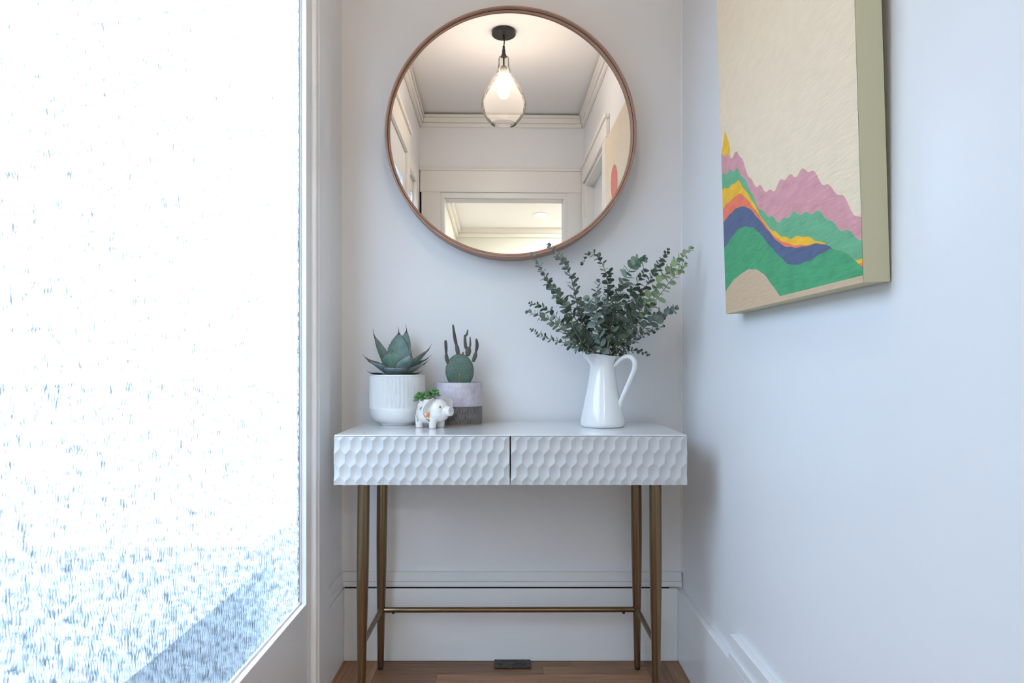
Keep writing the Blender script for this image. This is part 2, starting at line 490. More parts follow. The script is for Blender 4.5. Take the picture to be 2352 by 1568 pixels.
k = MB(); k.tube([(XR + .055, DA - .06, .95), (XR + .02, DA - .06, .95)], .008, 10); k.ball((XR + .01, DA - .06, .95), .024)
k.build('door_knob', M_BRONZE, dr)

# porch outside the glass
struct(MB().box(-.60, -9, -8, 2.0, -.30, -.20), 'ground', M_GROUND, 'blue grey porch floor outside the glass')
struct(MB().box(-2.5, -2.8, -8, 1.0, -.2, 1.7), 'blocker_wall', mat('blocker_wall_dark_green', (.06, .085, .05), .9, var=.5), 'added dark green wall across the porch, out of view, blocking low daylight')  # added unseen wall, keeps low daylight from reaching under the table
struct(MB().box(-.78, -.90, -8, .6, -.2, .29), 'porch_wall', M_GROUND, 'low blue grey porch wall right outside the glass')
struct(MB().box(-.60, -40, 2.0, 40, -.40, -.30), 'pavement', mat('pale_pavement', (.62, .62, .60), .9), 'pale pavement beyond the porch')

# ------------------------------------------------------------------ console table
TT = .753                                     # top height
X0, X1, YB, YT = -.4515, .4530, -.020, -.402
tb = thing('console_table', 'white console table with two carved drawers on bronze legs', 'table', (0, -.21, 0))
def sub(mb, name, m, **k):
    """build in world coordinates, then hang under the table"""
    o = mb.build(name, m, tb, **k); o.location = (0, .21, 0); return o
sub(MB().box(X0 + .0015, X1 - .0015, YB, YT + .0012, TT - .0032, TT), 'tabletop', M_LACQUER, smooth=False, bevel=.0008)
cs_ = MB()
cs_.box(X0 + .004, X1 - .004, YB, YB - .014, .627, TT - .0034); cs_.box(X0 + .004, X0 + .020, YB - .0142, -.3838, .627, TT - .0034)
cs_.box(X1 - .020, X1 - .004, YB - .0142, -.3838, .627, TT - .0034); cs_.box(X0 + .0202, X1 - .0202, YB - .0142, -.3838, .627, .640)
sub(cs_, 'case', M_LACQUER, smooth=False, bevel=.001)

def clip(poly, w, h):
    for ax, lim, sg in ((0, 0, 1), (0, w, -1), (1, 0, 1), (1, h, -1)):
        out = []
        for i in range(len(poly)):
            p, q = poly[i], poly[(i + 1) % len(poly)]
            dp, dq = sg * (p[ax] - lim), sg * (q[ax] - lim)
            if dp >= 0: out.append(p)
            if dp * dq < 0:
                t = dp / (dp - dq); out.append((p[0] + (q[0] - p[0]) * t, p[1] + (q[1] - p[1]) * t))
        poly = out
        if len(poly) < 3: return []
    return poly

def drawer(x0, x1):
    w, h = x1 - x0, .1245
    zt = TT - .0032 - .0006
    z0 = zt - h
    px, pz, A = .0281, .035, .0195e3
    Bq = A / 2.5
    dmax = .0046
    KS = 2100.0
    NB = ((0, 0), (px, 0), (-px, 0), (px / 2, pz), (-px / 2, pz), (px / 2, -pz), (-px / 2, -pz))
    mb = MB()
    for r in range(-1, 5):
        zc = h - .0215 - (r) * pz
        off = 0 if r % 2 == 0 else px / 2
        for k in range(-1, int(w / px) + 2):
            xc = k * px + off
            hexa = [(xc + px / 2, zc - .0105), (xc + px / 2, zc + .0105), (xc, zc + .0245), (xc - px / 2, zc + .0105), (xc - px / 2, zc - .0105), (xc, zc - .0245)]
            hp = clip(hexa, w, h)
            if not hp: continue
            ring = []
            for i in range(len(hp)):
                p, q = hp[i], hp[(i + 1) % len(hp)]
                L_ = math.hypot(q[0] - p[0], q[1] - p[1])
                if L_ < 1e-6: continue
                n = max(1, round(L_ / .0052))
                for j in range(n): ring.append((p[0] + (q[0] - p[0]) * j / n, p[1] + (q[1] - p[1]) * j / n))
            cx = min(max(xc, 0.0), w); cz = min(max(zc, 0.0), h)
            if (cx, cz) != (xc, zc):
                cx = sum(p[0] for p in ring) / len(ring); cz = sum(p[1] for p in ring) / len(ring)
            def pt(x, z):
                acc = 0.0                               # soft minimum over this scoop and its neighbours rounds the ridges
                for (ox, oz) in NB:
                    acc += math.exp(-KS * (A * (x - xc - ox) ** 2 + Bq * (z - zc - oz) ** 2))
                hh = min(-math.log(acc) / KS, dmax)
                return (x0 + x, YT + dmax - hh, z0 + z)
            vs = [pt(cx, cz)]; fs = []
            n = len(ring)
            ks = (.3, .55, .75, .88, .95, 1.0)
            for kk in ks:
                for (x, z) in ring: vs.append(pt(cx + (x - cx) * kk, cz + (z - cz) * kk))
            for i in range(n): fs.append((0, 1 + (i + 1) % n, 1 + i))
            for rr in range(len(ks) - 1):
                for i in range(n):
                    a, b_ = 1 + rr * n + i, 1 + rr * n + (i + 1) % n
                    fs.append((a, b_, b_ + n, a + n))
            base = 1 + (len(ks) - 1) * n
            for i in range(n):                      # skirts on the drawer's outer edge
                p, q = ring[i], ring[(i + 1) % n]
                for ax, lim in ((0, 0), (0, w), (1, 0), (1, h)):
                    if abs(p[ax] - lim) < 1e-7 and abs(q[ax] - lim) < 1e-7:
                        a, b_ = base + i, base + (i + 1) % n
                        va, vb = vs[a], vs[b_]
                        vs += [(va[0], YT + .008, va[2]), (vb[0], YT + .008, vb[2])]
                        fs.append((a, b_, len(vs) - 1, len(vs) - 2))
            o = len(mb.v); mb.v += vs; mb.f += [tuple(i + o for i in f) for f in fs]
    me = bpy.data.meshes.new('drawer'); me.from_pydata(mb.v, [], mb.f); me.update()
    me.polygons.foreach_set('use_smooth', [True] * len(me.polygons))
    bmm = bmesh.new(); bmm.from_mesh(me)
    bmesh.ops.remove_doubles(bmm, verts=bmm.verts, dist=2e-5)
    bmesh.ops.recalc_face_normals(bmm, faces=bmm.faces)
    bmm.to_mesh(me); bmm.free()
    me.set_sharp_from_angle(angle=radians(62))
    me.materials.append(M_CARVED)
    o = bpy.data.objects.new('drawer', me); COL.objects.link(o); o.parent = tb; o.location = (0, .21, 0)
    bx = MB().box(x0 + .0006, x1 - .0006, YT + .0062, YT + .0178, z0 + .0006, zt - .0006).build('drawer_back', M_LACQUER, o, smooth=False)
    return o
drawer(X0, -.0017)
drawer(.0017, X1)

def leg(xt, yt, xb, yb):
    zt = .627
    mb = MB()
    zs = [zt, .50, .40, .30, .20, .10, .007]
    rs = [.0160, .0162, .0161, .0148, .0128, .0110, .0092]
    n = 26
    pts, rr = [], []
    for i in range(n):
        t = i / (n - 1); z = zt + (.007 - zt) * t
        pts.append((xt + (xb - xt) * t, yt + (yb - yt) * t, z))
        for k in range(len(zs) - 1):
            if zs[k] >= z >= zs[k + 1] - 1e-9:
                u = (zs[k] - z) / (zs[k] - zs[k + 1]); rr.append(rs[k] * (1 - u) + rs[k + 1] * u); break
    mb.tube(pts, rr, 28, up=(1, 0, 0))
    o = sub(mb, 'leg', M_BRONZE)
    cap = MB().tube([(xb, yb, .0078), (xb, yb, 0)], [.0086, .0080], 20, up=(1, 0, 0)).build('foot_cap', M_BLACK, o)
    cap['label'] = 'black rubber foot cap'
    return pts
LX, RX = -.3935, .3855
leg(LX + .003, -.331, LX - .004, -.331)
leg(RX + .001, -.331, RX + .004, -.331)
leg(LX + .0015, -.068, LX - .004, -.068)
leg(RX + .0005, -.068, RX + .004, -.068)
zs_ = .181
st = sub(MB().tube([(LX + .004, -.068, zs_ - .0005), (RX - .006, -.068, zs_ + .001)], .0082, 18), 'stretcher', M_BRONZE)
for xx in (LX + .035, RX - .038):
    MB().ball((xx, -.070, zs_ - .0085), (.0048, .0048, .0028), 10, 6).build('screw', M_BLACK, st)
for xx in (LX - .0012, RX + .0032):
    sub(MB().tube([(xx, -.075, zs_ + .004), (xx, -.325, zs_ + .004)], .0072, 18), 'stretcher', M_BRONZE)
    
# ------------------------------------------------------------------ round mirror
MZ = 1.6450
mir = thing('round_mirror', 'large round mirror in a thin walnut rim on the back wall', 'mirror', (.0015, 0, MZ))
RO = .3852
prof = [(RO - .0005, 0), (RO, .003), (RO, .0735), (RO - .0008, .075), (RO - .0050, .075), (RO - .0058, .0742), (RO - .0066, .0640), (RO - .0082, .0632),
        (RO - .0088, .0626), (RO - .0136, .0604), (RO - .0141, .0470), (RO - .040, .0450), (RO - .040, 0)]
mb = MB().lathe([(r, z) for r, z in prof], 160, closed=True)
mb.v = [(x, -z, y_) for x, y_, z in mb.v]
mb.build('rim', M_WALNUT, mir)
gr = MB().lathe([(RO - .0060, .0645), (RO - .0082, .0636), (RO - .0082, .0622), (RO - .0060, .0622)], 160, closed=True)
gr.v = [(x, -z, y_) for x, y_, z in gr.v]
gr.build('rim_groove', mat('groove_brown', (.035, .018, .012), .7), mir)
g = MB().lathe([(0, 0), (RO - .0142, 0), (RO - .0142, .0012), (0, .0012)], 128)
g.v = [(x, -z, y_) for x, y_, z in g.v]
M_MIRROR = mat('silvered_glass', (.93, .93, .925), 0.0, metal=1.0)
glass = g.build('mirror_glass', M_MIRROR, mir)
glass.location = (0, -.0550, 0)
glass.rotation_euler = (radians(.17), 0, radians(.74))

# ------------------------------------------------------------------ pendant lamp (hangs behind the mirror's viewpoint; seen in the mirror)
PXp, PYp = -.001, -1.26
pl = thing('pendant_lamp', 'clear glass teardrop pendant lamp with a black canopy, seen in the mirror', 'lamp', (PXp, PYp, ZC))
MB().lathe([(0, 0), (.058, 0), (.0585, -.003), (.0585, -.016), (.056, -.019), (0, -.019)], 48).build('canopy', M_LAMPBLK, pl)
MB().tube([(0, 0, -.019), (0, 0, -.040)], .006, 12).build('cord_grip', M_LAMPBLK, pl)
MB().tube(spline([(0, 0, -.030), (.0025, 0, -.048), (.001, 0, -.070), (0, 0, -.090)], 14), .0028, 8).build('cord', M_BLACK, pl)
MB().lathe([(0, -.072), (.0055, -.072), (.0065, -.090), (.0085, -.092), (.0085, -.108), (.0145, -.122), (.0145, -.126), (0, -.126)], 28).build('socket_cover', M_LAMPBLK, pl)
outer = [(.014, -.124), (.024, -.128), (.0255, -.136), (.0252, -.160), (.028, -.180), (.040, -.210), (.062, -.245), (.088, -.285), (.105, -.325), (.1115, -.352),
         (.110, -.378), (.101, -.405), (.084, -.430), (.067, -.447), (.063, -.453)]
inner = [(r - .0025, z) for r, z in reversed(outer)]
shade = MB().lathe(outer + inner, 72, closed=True).build('glass_shade', M_GLASS, pl)
MB().tube([(0, 0, -.124), (0, 0, -.175)], .0045, 12).build('stem', M_LAMPBLK, pl)
sock = MB().lathe([(0, -.170), (.012, -.171), (.0185, -.180), (.0185, -.205), (0, -.206)], 28).build('bulb_socket', M_LAMPBLK, pl)
MB().lathe([(0, -.206), (.0145, -.206), (.0155, -.222), (.0145, -.232), (0, -.232)], 24).build('bulb_cap', mat('bulb_cap', (.55, .36, .25), .5, emit=(1, .55, .3), estr=.5), sock)
M_BULB = mat('lit_bulb', (1, 1, 1), .5, emit=(1.0, .82, .66), estr=148)
MB().lathe([(0, -.231), (.0145, -.232), (.018, -.245), (.026, -.268), (.030, -.288), (.0295, -.302), (.023, -.318), (.012, -.327), (0, -.329)], 28).build('light_bulb', M_BULB, sock)

# recessed light beyond the doorway, then two added fill lamps out of view
rl = thing('recessed_light', 'round recessed ceiling light beyond the doorway, seen in the mirror', 'lamp', (.47, -5.28, ZC))
MB().lathe([(.066, -.001), (.088, -.001), (.088, -.006), (.072, -.008), (.066, -.004)], 40, closed=True).build('trim_ring', M_TRIM, rl)
MB().lathe([(0, -.003), (.068, -.003), (.068, -.0005), (0, -.0005)], 40).build('lens', mat('lit_lens', (1, 1, 1), .5, emit=(1, .985, .965), estr=14), rl)
def ceiling_area(x, y, e, size, col):
    l = bpy.data.lights.new('recessed_and_fill_lamp', 'AREA'); l.shape = 'DISK'; l.size = size; l.energy = e; l.color = col
    o = bpy.data.objects.new('recessed_and_fill_lamp', l); COL.objects.link(o); o.location = (x, y, ZC - .012)
    return o
ceiling_area(.47, -5.28, 9, .14, (1, .985, .965))
ceiling_area(1.20, -4.5, 48, .14, (1, .985, .965))  # added fill lamp out of view, brightens the far room
ceiling_area(1.20, -5.5, 30, .14, (1, .985, .965))  # second added fill lamp, also unseen

# ------------------------------------------------------------------ painting on the right wall
PT_W, PT_H, PT_T = .595, .930, .038
ptg = thing('painting', 'unframed canvas painting of rainbow striped hills on the right wall', 'painting', (XR - .0025, -.548, 1.052))
ptg.rotation_euler = (0, -radians(1.75), 0)
cbx = MB().box(-PT_T, 0, -PT_W, 0, 0, PT_H)
cbx.build('canvas', mat('canvas_edge', (.66, .62, .42), .8, bump=.3, bscale=400), ptg, smooth=False)
PCOL = [('paint_tan', (.62, .44, .28)), ('paint_green', (.075, .36, .16)), ('paint_navy', (.105, .135, .235)), ('paint_orange', (.90, .20, .11)),
        ('paint_yellow', (.92, .50, .03)), ('paint_mint', (.16, .43, .23)), ('paint_pink', (.70, .33, .34)), ('paint_yellow', (.92, .50, .03)), ('paint_sand', (.84, .67, .47))]
def zl(py): return .934 - (py - 836) * 1.532 / FPX - 1.052
def zr(py): return .934 - (py - 836) * 1.43 / FPX - 1.052
# boundary heights at u (m from the near edge of the canvas), lowest band first
B_ = [ (zl(670), zr(629)), (zl(571), zr(525)), (zl(508), zr(474)), (zl(479), zr(444)), (zl(434), zr(415)), (zl(396), zr(385)), (zl(357), zr(347)) ]
def wob(u, k, a): return a * (sin(u * 61 + k * 2.1) * .5 + sin(u * 137 + k * 1.3) * .5)
def bound(i, u):
    l, r = B_[i]
    base = l + (r - l) * sin(min(u, .105) / .105 * pi / 2)             # hump rises quickly inside the strip in view
    if u > .105: base = r - (u - .105) * (.30 + .25 * i / 6) * (1 + .2 * sin(u * 9 + i)) + .03 * (sin((u - .105) * 16 + i * .5) - sin(i * .5))
    amp = (.0015, .0016, .0015, .0016, .003, .006, .008)[i]
    return max(base + wob(u, i, amp), .01 + .006 * i)
def topb(u):                                                          # small yellow peak on the ridge
    b = bound(6, u)
    if u < .060:
        t = u / .060; pk = zl(309)
        prof = (t / .5) ** 1.1 if t < .5 else max(0, (1 - t) / .5) ** .8
        return max(b, zl(357) + (pk - zl(357)) * prof)
    return b
NU = 191
rows = []
for k in range(NU + 1):
    u = PT_W * k / NU
    hs = [0] + [bound(i, u) for i in range(7)] + [topb(u), PT_H]
    for j in range(1, len(hs)): hs[j] = max(hs[j], hs[j - 1] + .0001)
    rows.append((u, hs))
for band in range(9):
    m_ = MB(); vs, fs = [], []
    seg = 1 if band < 8 else 1
    for (u, hs) in rows:
        vs += [(-PT_T - .0006, -u, hs[band]), (-PT_T - .0006, -u, hs[band + 1])]
    for k in range(NU): fs.append((2 * k, 2 * k + 2, 2 * k + 3, 2 * k + 1))
    m_.add(vs, fs)
    nm, c_ = PCOL[band]
    mm = mat(nm, c_, .65, spec=.35, var=(.05 if band in (0, 8) else .16), vscale=24, stretch=(1, 1, 2.5), bump=.9, bscale=110, bstretch=(1, .35, 1.6))
    o = m_.build('painted_band', mm, ptg, smooth=False)
    o['label'] = ('tan foreground band', 'deep green hill band', 'navy hill band', 'orange hill band', 'yellow hill band', 'light green hill band', 'pink hill band', 'small yellow peak', 'sandy sky')[band]
sun = MB(); n = 40
sun.add([(0, 0, 0)] + [(0, .078 * cos(2 * pi * i / n), .078 * sin(2 * pi * i / n)) for i in range(n)], [(0, 1 + i, 1 + (i + 1) % n) for i in range(n)])
so = sun.build('painted_sun', mat('paint_coral', (.80, .22, .17), .65, var=.15, vscale=30, stretch=(1, 1, 3)), ptg, smooth=False)
so.location = (-PT_T - .0012, -.380, .682)
so['label'] = 'coral sun'

# ------------------------------------------------------------------ floor outlet cover
oc = thing('floor_outlet', 'dark tarnished brass outlet cover plate on the floor by the baseboard', 'floor outlet', (.0065, -.041, 0))
MB().box(-.0565, .0565, -.0265, .0265, 0, .0055).build('cover_plate', mat('tarnished_brass', (.075, .062, .045), .42, metal=.7, var=.5, vscale=60), oc, smooth=False, bevel=.0018)
M_OLD = mat('worn_bronze_relief', (.10, .075, .055), .5, metal=.6, var=.4, vscale=80)
dm = MB(); dm.add([(-.026, 0, .0050), (0, -.016, .0050), (.026, 0, .0050), (0, .016, .0050), (-.018, 0, .0072), (0, -.011, .0072), (.018, 0, .0072), (0, .011, .0072)],
                  [(0, 1, 5, 4), (1, 2, 6, 5), (2, 3, 7, 6), (3, 0, 4, 7), (4, 5, 6, 7), (3, 2, 1, 0)])
dm.build('diamond_boss', M_OLD, oc, smooth=False)
for s in (-1, 1):
    MB().lathe([(0, 0), (.0075, 0), (.0075, .0008), (.0065, .0012), (0, .0012)], 20).build('screw', M_OLD, oc, loc=(s * .037, -.002, .0053))

# ------------------------------------------------------------------ agave in a ribbed white pot
AG = P(913, 978, 1.976); AX, AY = AG.x, AG.y
ag = thing('potted_agave', 'blue green agave with dark spines in a white ribbed pot', 'plant', (AX, AY, TT))
PR, PH = .0838, .1500
N_RIB = 140
pot_prof = [(0, 0), (.050, 0), (.0525, .0018), (.0530, .006), (.0560, .0075), (.0640, .0105), (.0720, .0165), (.0780, .0250), (.0812, .0360), (.0828, .0460)]
zz = .0480
rib_z = []
pot_prof += [(.0832, z) for z in (.0500, .0515, .0530, .0545, .0570, .060, .075, .095, .115, .135, .1445, .1455, .1465)]
pot_prof += [(.0834, .1478), (.0830, .1496), (.0822, .1500), (.0805, .1498), (.0800, .1480), (.0790, .1300), (.0785, .1250)]
def ribs(r, z, a):
    if z < .0500 or z > .1462 or r < .082: return r
    k = min(1, (z - .0495) / .006) * min(1, (.1466 - z) / .0012)
    c = cos(a * N_RIB)
    return r - .0022 * k * max(0, .30 - .70 * c)
mb = MB().lathe(pot_prof, N_RIB * 8, rmod=ribs)
me_faces = mb.f[:-2]; mb.f = me_faces + [mb.f[-2]]
M_POT = mat('matt_white_ceramic', (.78, .78, .77), .42, spec=.4)
pot = mb.build('pot', M_POT, ag)
pot.data.set_sharp_from_angle(angle=radians(60))
MB().lathe([(0, .128), (.07, .129), (.0792, .1265), (.0792, .120), (0, .120)], 40).build('soil', mat('dark_soil', (.03, .022, .015), .95, bump=1.0, bscale=120, var=.5, vscale=90), ag)

M_AG = [mat('agave_leaf_blue', (.20, .31, .29), .5, spec=.35, col2=(.14, .235, .21), vscale=42, bump=.3, bscale=70),
        mat('agave_leaf_green', (.10, .19, .12), .45, spec=.4, col2=(.17, .28, .25), vscale=22),
        mat('agave_leaf_grey', (.27, .36, .36), .5, spec=.35, col2=(.16, .235, .225), vscale=30),
        mat('agave_leaf_dark', (.055, .085, .035), .5, col2=(.035, .045, .025), vscale=40)]
M_SPINE = mat('agave_spine', (.050, .018, .016), .45)
M_TOOTH = mat('agave_margin', (.17, .085, .055), .6, col2=(.30, .20, .14), vscale=90)
def agave_leaf(az, e0, e1, L, Wd, m, base_r=.012, cup=.35, z0=.128, spine=.17, blunt=.5):
    """az: compass angle of the leaf, e0->e1: elevation from base to tip"""
    az, e0, e1 = radians(az), radians(e0), radians(e1)
    h = Vector((cos(az), sin(az), 0)); s = Vector((-sin(az), cos(az), 0))
    n = 22
    p = h * base_r + Vector((0, 0, z0))
    cl, nr = [], []
    for k in range(n + 1):
        t = k / n
        e = e0 + (e1 - e0) * t
        d = h * cos(e) + Vector((0, 0, sin(e)))
        cl.append(p.copy()); nr.append((-h * sin(e) + Vector((0, 0, cos(e)))))
        p = p + d * (L / n)
    def wd(t):
        a = .62 + .38 * sin(min(t / blunt, 1) * pi / 2)
        b = 1.0 if t < blunt else max(0.0, 1 - ((t - blunt) / (1 - blunt)) ** 1.9)
        return Wd / 2 * a * b
    C = 9
    vs, fs, edge = [], [], [[], []]
    ns = n
    for k in range(ns + 1):
        t = k / n
        w = max(wd(t), .0012)
        th = .0045 * (1 - .75 * t)
        top, bot = [], []
        for i in range(C):
            u = -1 + 2 * i / (C - 1)
            q = cl[k] + s * (w * u) + nr[k] * (w * cup * u * u)
            top.append(q + nr[k] * (th * .5 * (1 - u * u) ** .5 * .4)); bot.append(q - nr[k] * (th * (1 - u * u) ** .5 + .0004))
        edge[0].append(top[0]); edge[1].append(top[-1])
        vs += top + list(reversed(bot))
    R = 2 * C
    for k in range(ns):
        for i in range(R):
            i2 = (i + 1) % R
            fs.append((k * R + i, k * R + i2, (k + 1) * R + i2, (k + 1) * R + i))
    fs.append(tuple(reversed(range(R)))); fs.append(tuple(ns * R + i for i in range(R)))
    o = MB().add(vs, fs).build('leaf', m, ag)
    # margin: thin brown line with hooked teeth
    mg = MB()
    for sd in (0, 1):
        e_ = edge[sd]
        k0 = int(n * .30)
        mg.tube(e_[k0:], [.0004 + .0005 * (k / n) for k in range(len(e_) - k0)], 5)
        out = s * (-1 if sd == 0 else 1)
        for k in range(k0, n - 1):
            for f_ in (random.uniform(0, .3), random.uniform(.4, .8)):
                q = e_[k].lerp(e_[k + 1], f_)
                tl = random.uniform(.0016, .0056)
                d = (out * .9 + (e_[k + 1] - e_[k]).normalized() * random.uniform(-.1, .5) + nr[k] * .2).normalized()
                b_ = (e_[k + 1] - e_[k]).normalized() * .0010
                mg.add([q - b_, q + b_, q + nr[k] * .0008, q + d * tl], [(0, 1, 3), (1, 2, 3), (2, 0, 3), (0, 2, 1)])
    mg.build('leaf_margin', M_TOOTH, o)
    sp = []
    d = (cl[-1] - cl[-2]).normalized()
    for k in range(8):
        t = k / 7
        sp.append(cl[-2] + d * (L * spine * t) + nr[-1] * (.004 * t * t) + s * (.002 * t * t * (1 if Wd > .04 else -1)))
    MB().tube(sp, [.0026, .0020, .0015, .0011, .0008, .0006, .0005, .0003], 8).build('spine', M_SPINE, o)
# az 90 = towards the wall, -90 = towards the camera
agave_leaf(94, 66, 91, .142, .066, M_AG[0], spine=.18, cup=.42, z0=.140)
agave_leaf(66, 64, 88, .150, .054, M_AG[0], spine=.18, z0=.140)
agave_leaf(162, 54, 72, .146, .056, M_AG[0], spine=.20, z0=.138)
agave_leaf(20, 42, 50, .118, .044, M_AG[1], spine=.24, cup=.5, z0=.140)
agave_leaf(-104, 62, 80, .088, .078, M_AG[1], spine=.12, cup=.30, blunt=.68, z0=.134)
agave_leaf(174, 38, 30, .092, .046, M_AG[1], spine=.34, z0=.142)
agave_leaf(-152, 40, 30, .090, .056, M_AG[2], spine=.26, cup=.40, z0=.136)
agave_leaf(-46, 46, 58, .092, .058, M_AG[2], spine=.20, cup=.40, z0=.136)
agave_leaf(-86, 26, 34, .070, .070, M_AG[2], spine=.08, cup=.35, blunt=.72, z0=.134)
agave_leaf(32, 36, 30, .096, .040, M_AG[1], spine=.30, z0=.142)
agave_leaf(-12, 30, 30, .084, .044, M_AG[2], spine=.30, z0=.140)
agave_leaf(-30, 17, 12, .068, .038, M_AG[3], spine=.34, z0=.137)
agave_leaf(-160, 17, 12, .068, .036, M_AG[3], spine=.26, z0=.137)
agave_leaf(-118, 18, 12, .056, .036, M_AG[3], spine=.10, z0=.136)
agave_leaf(125, 44, 54, .100, .048, M_AG[0], spine=.2, z0=.140)

# ------------------------------------------------------------------ prickly pear in a two-tone pot
CP = P(1054.5, 978, 1.997); CX, CY = CP.x, CP.y
cc = thing('potted_cactus', 'round padded cactus with finger-like arms in a lilac and charcoal pot', 'plant', (CX, CY, TT))
def lined(name, cols, base_noise, gap):
    m, t, N, L, b = nt(name)
    tc = N.new('ShaderNodeTexCoord'); sx = N.new('ShaderNodeSeparateXYZ'); L.new(tc.outputs['Object'], sx.inputs[0])
    at = N.new('ShaderNodeMath'); at.operation = 'ARCTAN2'; L.new(sx.outputs['Y'], at.inputs[0]); L.new(sx.outputs['X'], at.inputs[1])
    cb = N.new('ShaderNodeCombineXYZ'); L.new(at.outputs[0], cb.inputs[0])
    kz = N.new('ShaderNodeMath'); kz.operation = 'MULTIPLY'; kz.inputs[1].default_value = .5; L.new(sx.outputs['Z'], kz.inputs[0]); L.new(kz.outputs[0], cb.inputs[2])
    nz = N.new('ShaderNodeTexNoise'); nz.inputs['Scale'].default_value = 115; nz.inputs['Detail'].default_value = 1; L.new(cb.outputs[0], nz.inputs['Vector'])
    n2 = N.new('ShaderNodeTexNoise'); n2.inputs['Scale'].default_value = base_noise; n2.inputs['Detail'].default_value = 8; n2.inputs['Roughness'].default_value = .7
    L.new(tc.outputs['Object'], n2.inputs['Vector'])
    rp = N.new('ShaderNodeValToRGB'); rp.color_ramp.elements[0].position = gap - .03; rp.color_ramp.elements[1].position = gap + .04
    L.new(nz.outputs['Fac'], rp.inputs['Fac'])
    r2 = N.new('ShaderNodeValToRGB'); r2.color_ramp.elements[0].position = .36; r2.color_ramp.elements[1].position = .66
    L.new(n2.outputs['Fac'], r2.inputs['Fac'])
    ma = N.new('ShaderNodeMix'); ma.data_type = 'RGBA'; ma.inputs[6].default_value = (*cols[0], 1); ma.inputs[7].default_value = (*cols[1], 1); L.new(r2.outputs[0], ma.inputs[0])
    mu = N.new('ShaderNodeMath'); mu.operation = 'MULTIPLY'; mu.inputs[1].default_value = .6
    L.new(rp.outputs[0], mu.inputs[0])
    mm = N.new('ShaderNodeMix'); mm.data_type = 'RGBA'; L.new(ma.outputs[2], mm.inputs[6]); mm.inputs[7].default_value = (*cols[2], 1); L.new(mu.outputs[0], mm.inputs[0])
    L.new(mm.outputs[2], b.inputs['Base Color'])
    bp = N.new('ShaderNodeBump'); bp.inputs['Distance'].default_value = .0008; bp.inputs['Strength'].default_value = .5; L.new(nz.outputs['Fac'], bp.inputs['Height']); L.new(bp.outputs['Normal'], b.inputs['Normal'])
    b.inputs['Roughness'].default_value = .32
    return m
RC = .0710
MB().lathe([(RC - .006, .0550), (RC, .0552), (RC + .0002, .0560), (RC, .1245), (RC - .001, .1262), (RC - .0035, .1262), (RC - .0045, .1240), (RC - .005, .100), (RC - .006, .0556)], 96, closed=True
           ).build('pot', lined('lilac_glaze', ((.66, .62, .66), (.46, .41, .45), (.30, .24, .31)), 22, .56), cc)
o = MB().lathe([(0, .003), (RC - .002, .003), (RC - .0006, .0045), (RC - .0006, .0548), (RC - .004, .0550), (0, .0551)], 96).build('charcoal_band', lined('charcoal_glaze', ((.030, .028, .030), (.13, .105, .09), (.36, .33, .31)), 24, .54), cc)
o['label'] = 'charcoal lower half of the pot'
MB().lathe([(0, 0), (RC - .004, 0), (RC - .0025, .001), (RC - .0025, .0032), (0, .0032)], 64).build('foot_ring', mat('bare_clay', (.42, .30, .21), .8), cc)
MB().lathe([(0, .118), (RC - .005, .117), (RC - .005, .110), (0, .110)], 40).build('soil', MATS['dark_soil'], cc)
M_PAD = mat('cactus_pad', (.10, .155, .115), .55, spec=.3, col2=(.135, .205, .165), vscale=26, stretch=(1, 1, 2.4), bump=.25, bscale=60)
M_ARM = mat('cactus_arm', (.060, .068, .048), .6, col2=(.085, .085, .06), vscale=60)
M_ARMT = mat('cactus_arm_tip', (.036, .030, .030), .6, col2=(.055, .042, .04), vscale=60)
M_ARE = mat('areole_brown', (.10, .045, .03), .8)
M_AREW = mat('areole_pale', (.40, .33, .26), .8)
M_COR = mat('cactus_cork', (.40, .27, .12), .85, col2=(.22, .14, .07), vscale=90)
sc_ = 1.997 / FPX
def cl_(X, Y):      # zoom pixel of the cactus close-up -> local coordinates
    px, py = 980 + X / 9.8, 730 + Y / 9.8
    return Vector(((px - 1172) * sc_ - CX, 0, CAM_Z - (py - 836) * sc_ - TT))
c0 = cl_(742, 1170); rx = 316 / 9.8 * sc_
def pad_pt(th, ph, g=0.0):
    # egg-shaped flat pad
    x = sin(th) * cos(ph); y = sin(th) * sin(ph); z = cos(th)
    w = 1.0 - .05 * z
    k = 1.06 if z > 0 else 1.28
    return Vector((c0.x + (rx * w * (1 if True else 1) + g) * x, (.0105 + g) * y * (1 + .15 * (1 - abs(z))), c0.z + (rx * 1.06 * k / 1.06 + g) * z * (1.08 if z > 0 else 1)))
pb = MB(); nu, nv = 40, 28
vs = [pad_pt(pi * j / nv, 2 * pi * i / nu) for j in range(nv + 1) for i in range(nu)]
fs = [(j * nu + i, (j + 1) * nu + i, (j + 1) * nu + (i + 1) % nu, j * nu + (i + 1) % nu) for j in range(nv) for i in range(nu)]
pad = pb.add(vs, fs).build('pad', M_PAD, cc)
ab = MB()
for j in range(-9, 10):
    for i in range(-8, 9):
        x = (i + (.5 if j % 2 else 0)) * .0108 + random.uniform(-.0018, .0018) + j * .0008; z = j * .0092 + random.uniform(-.0016, .0016)
        for sy in (-1, 1):
            zz_ = z / (rx * 1.12 if z > 0 else rx * 1.28); xx_ = x / rx
            q = xx_ * xx_ + zz_ * zz_
            if q > .98: continue
            th = math.acos(max(-1, min(1, zz_))); st_ = sin(th)
            cph = max(-1, min(1, xx_ / max(st_, .05))); ph = sy * math.acos(cph)
            ab.ball(pad_pt(th, ph, .0002), (.0010, .0008, .0012), 6, 4)
for i in range(46):
    th = pi * (.03 + .72 * (i % 23) / 23); ph = 0 if i < 23 else pi
    ab.ball(pad_pt(th, ph, .0001), .0010, 6, 4)
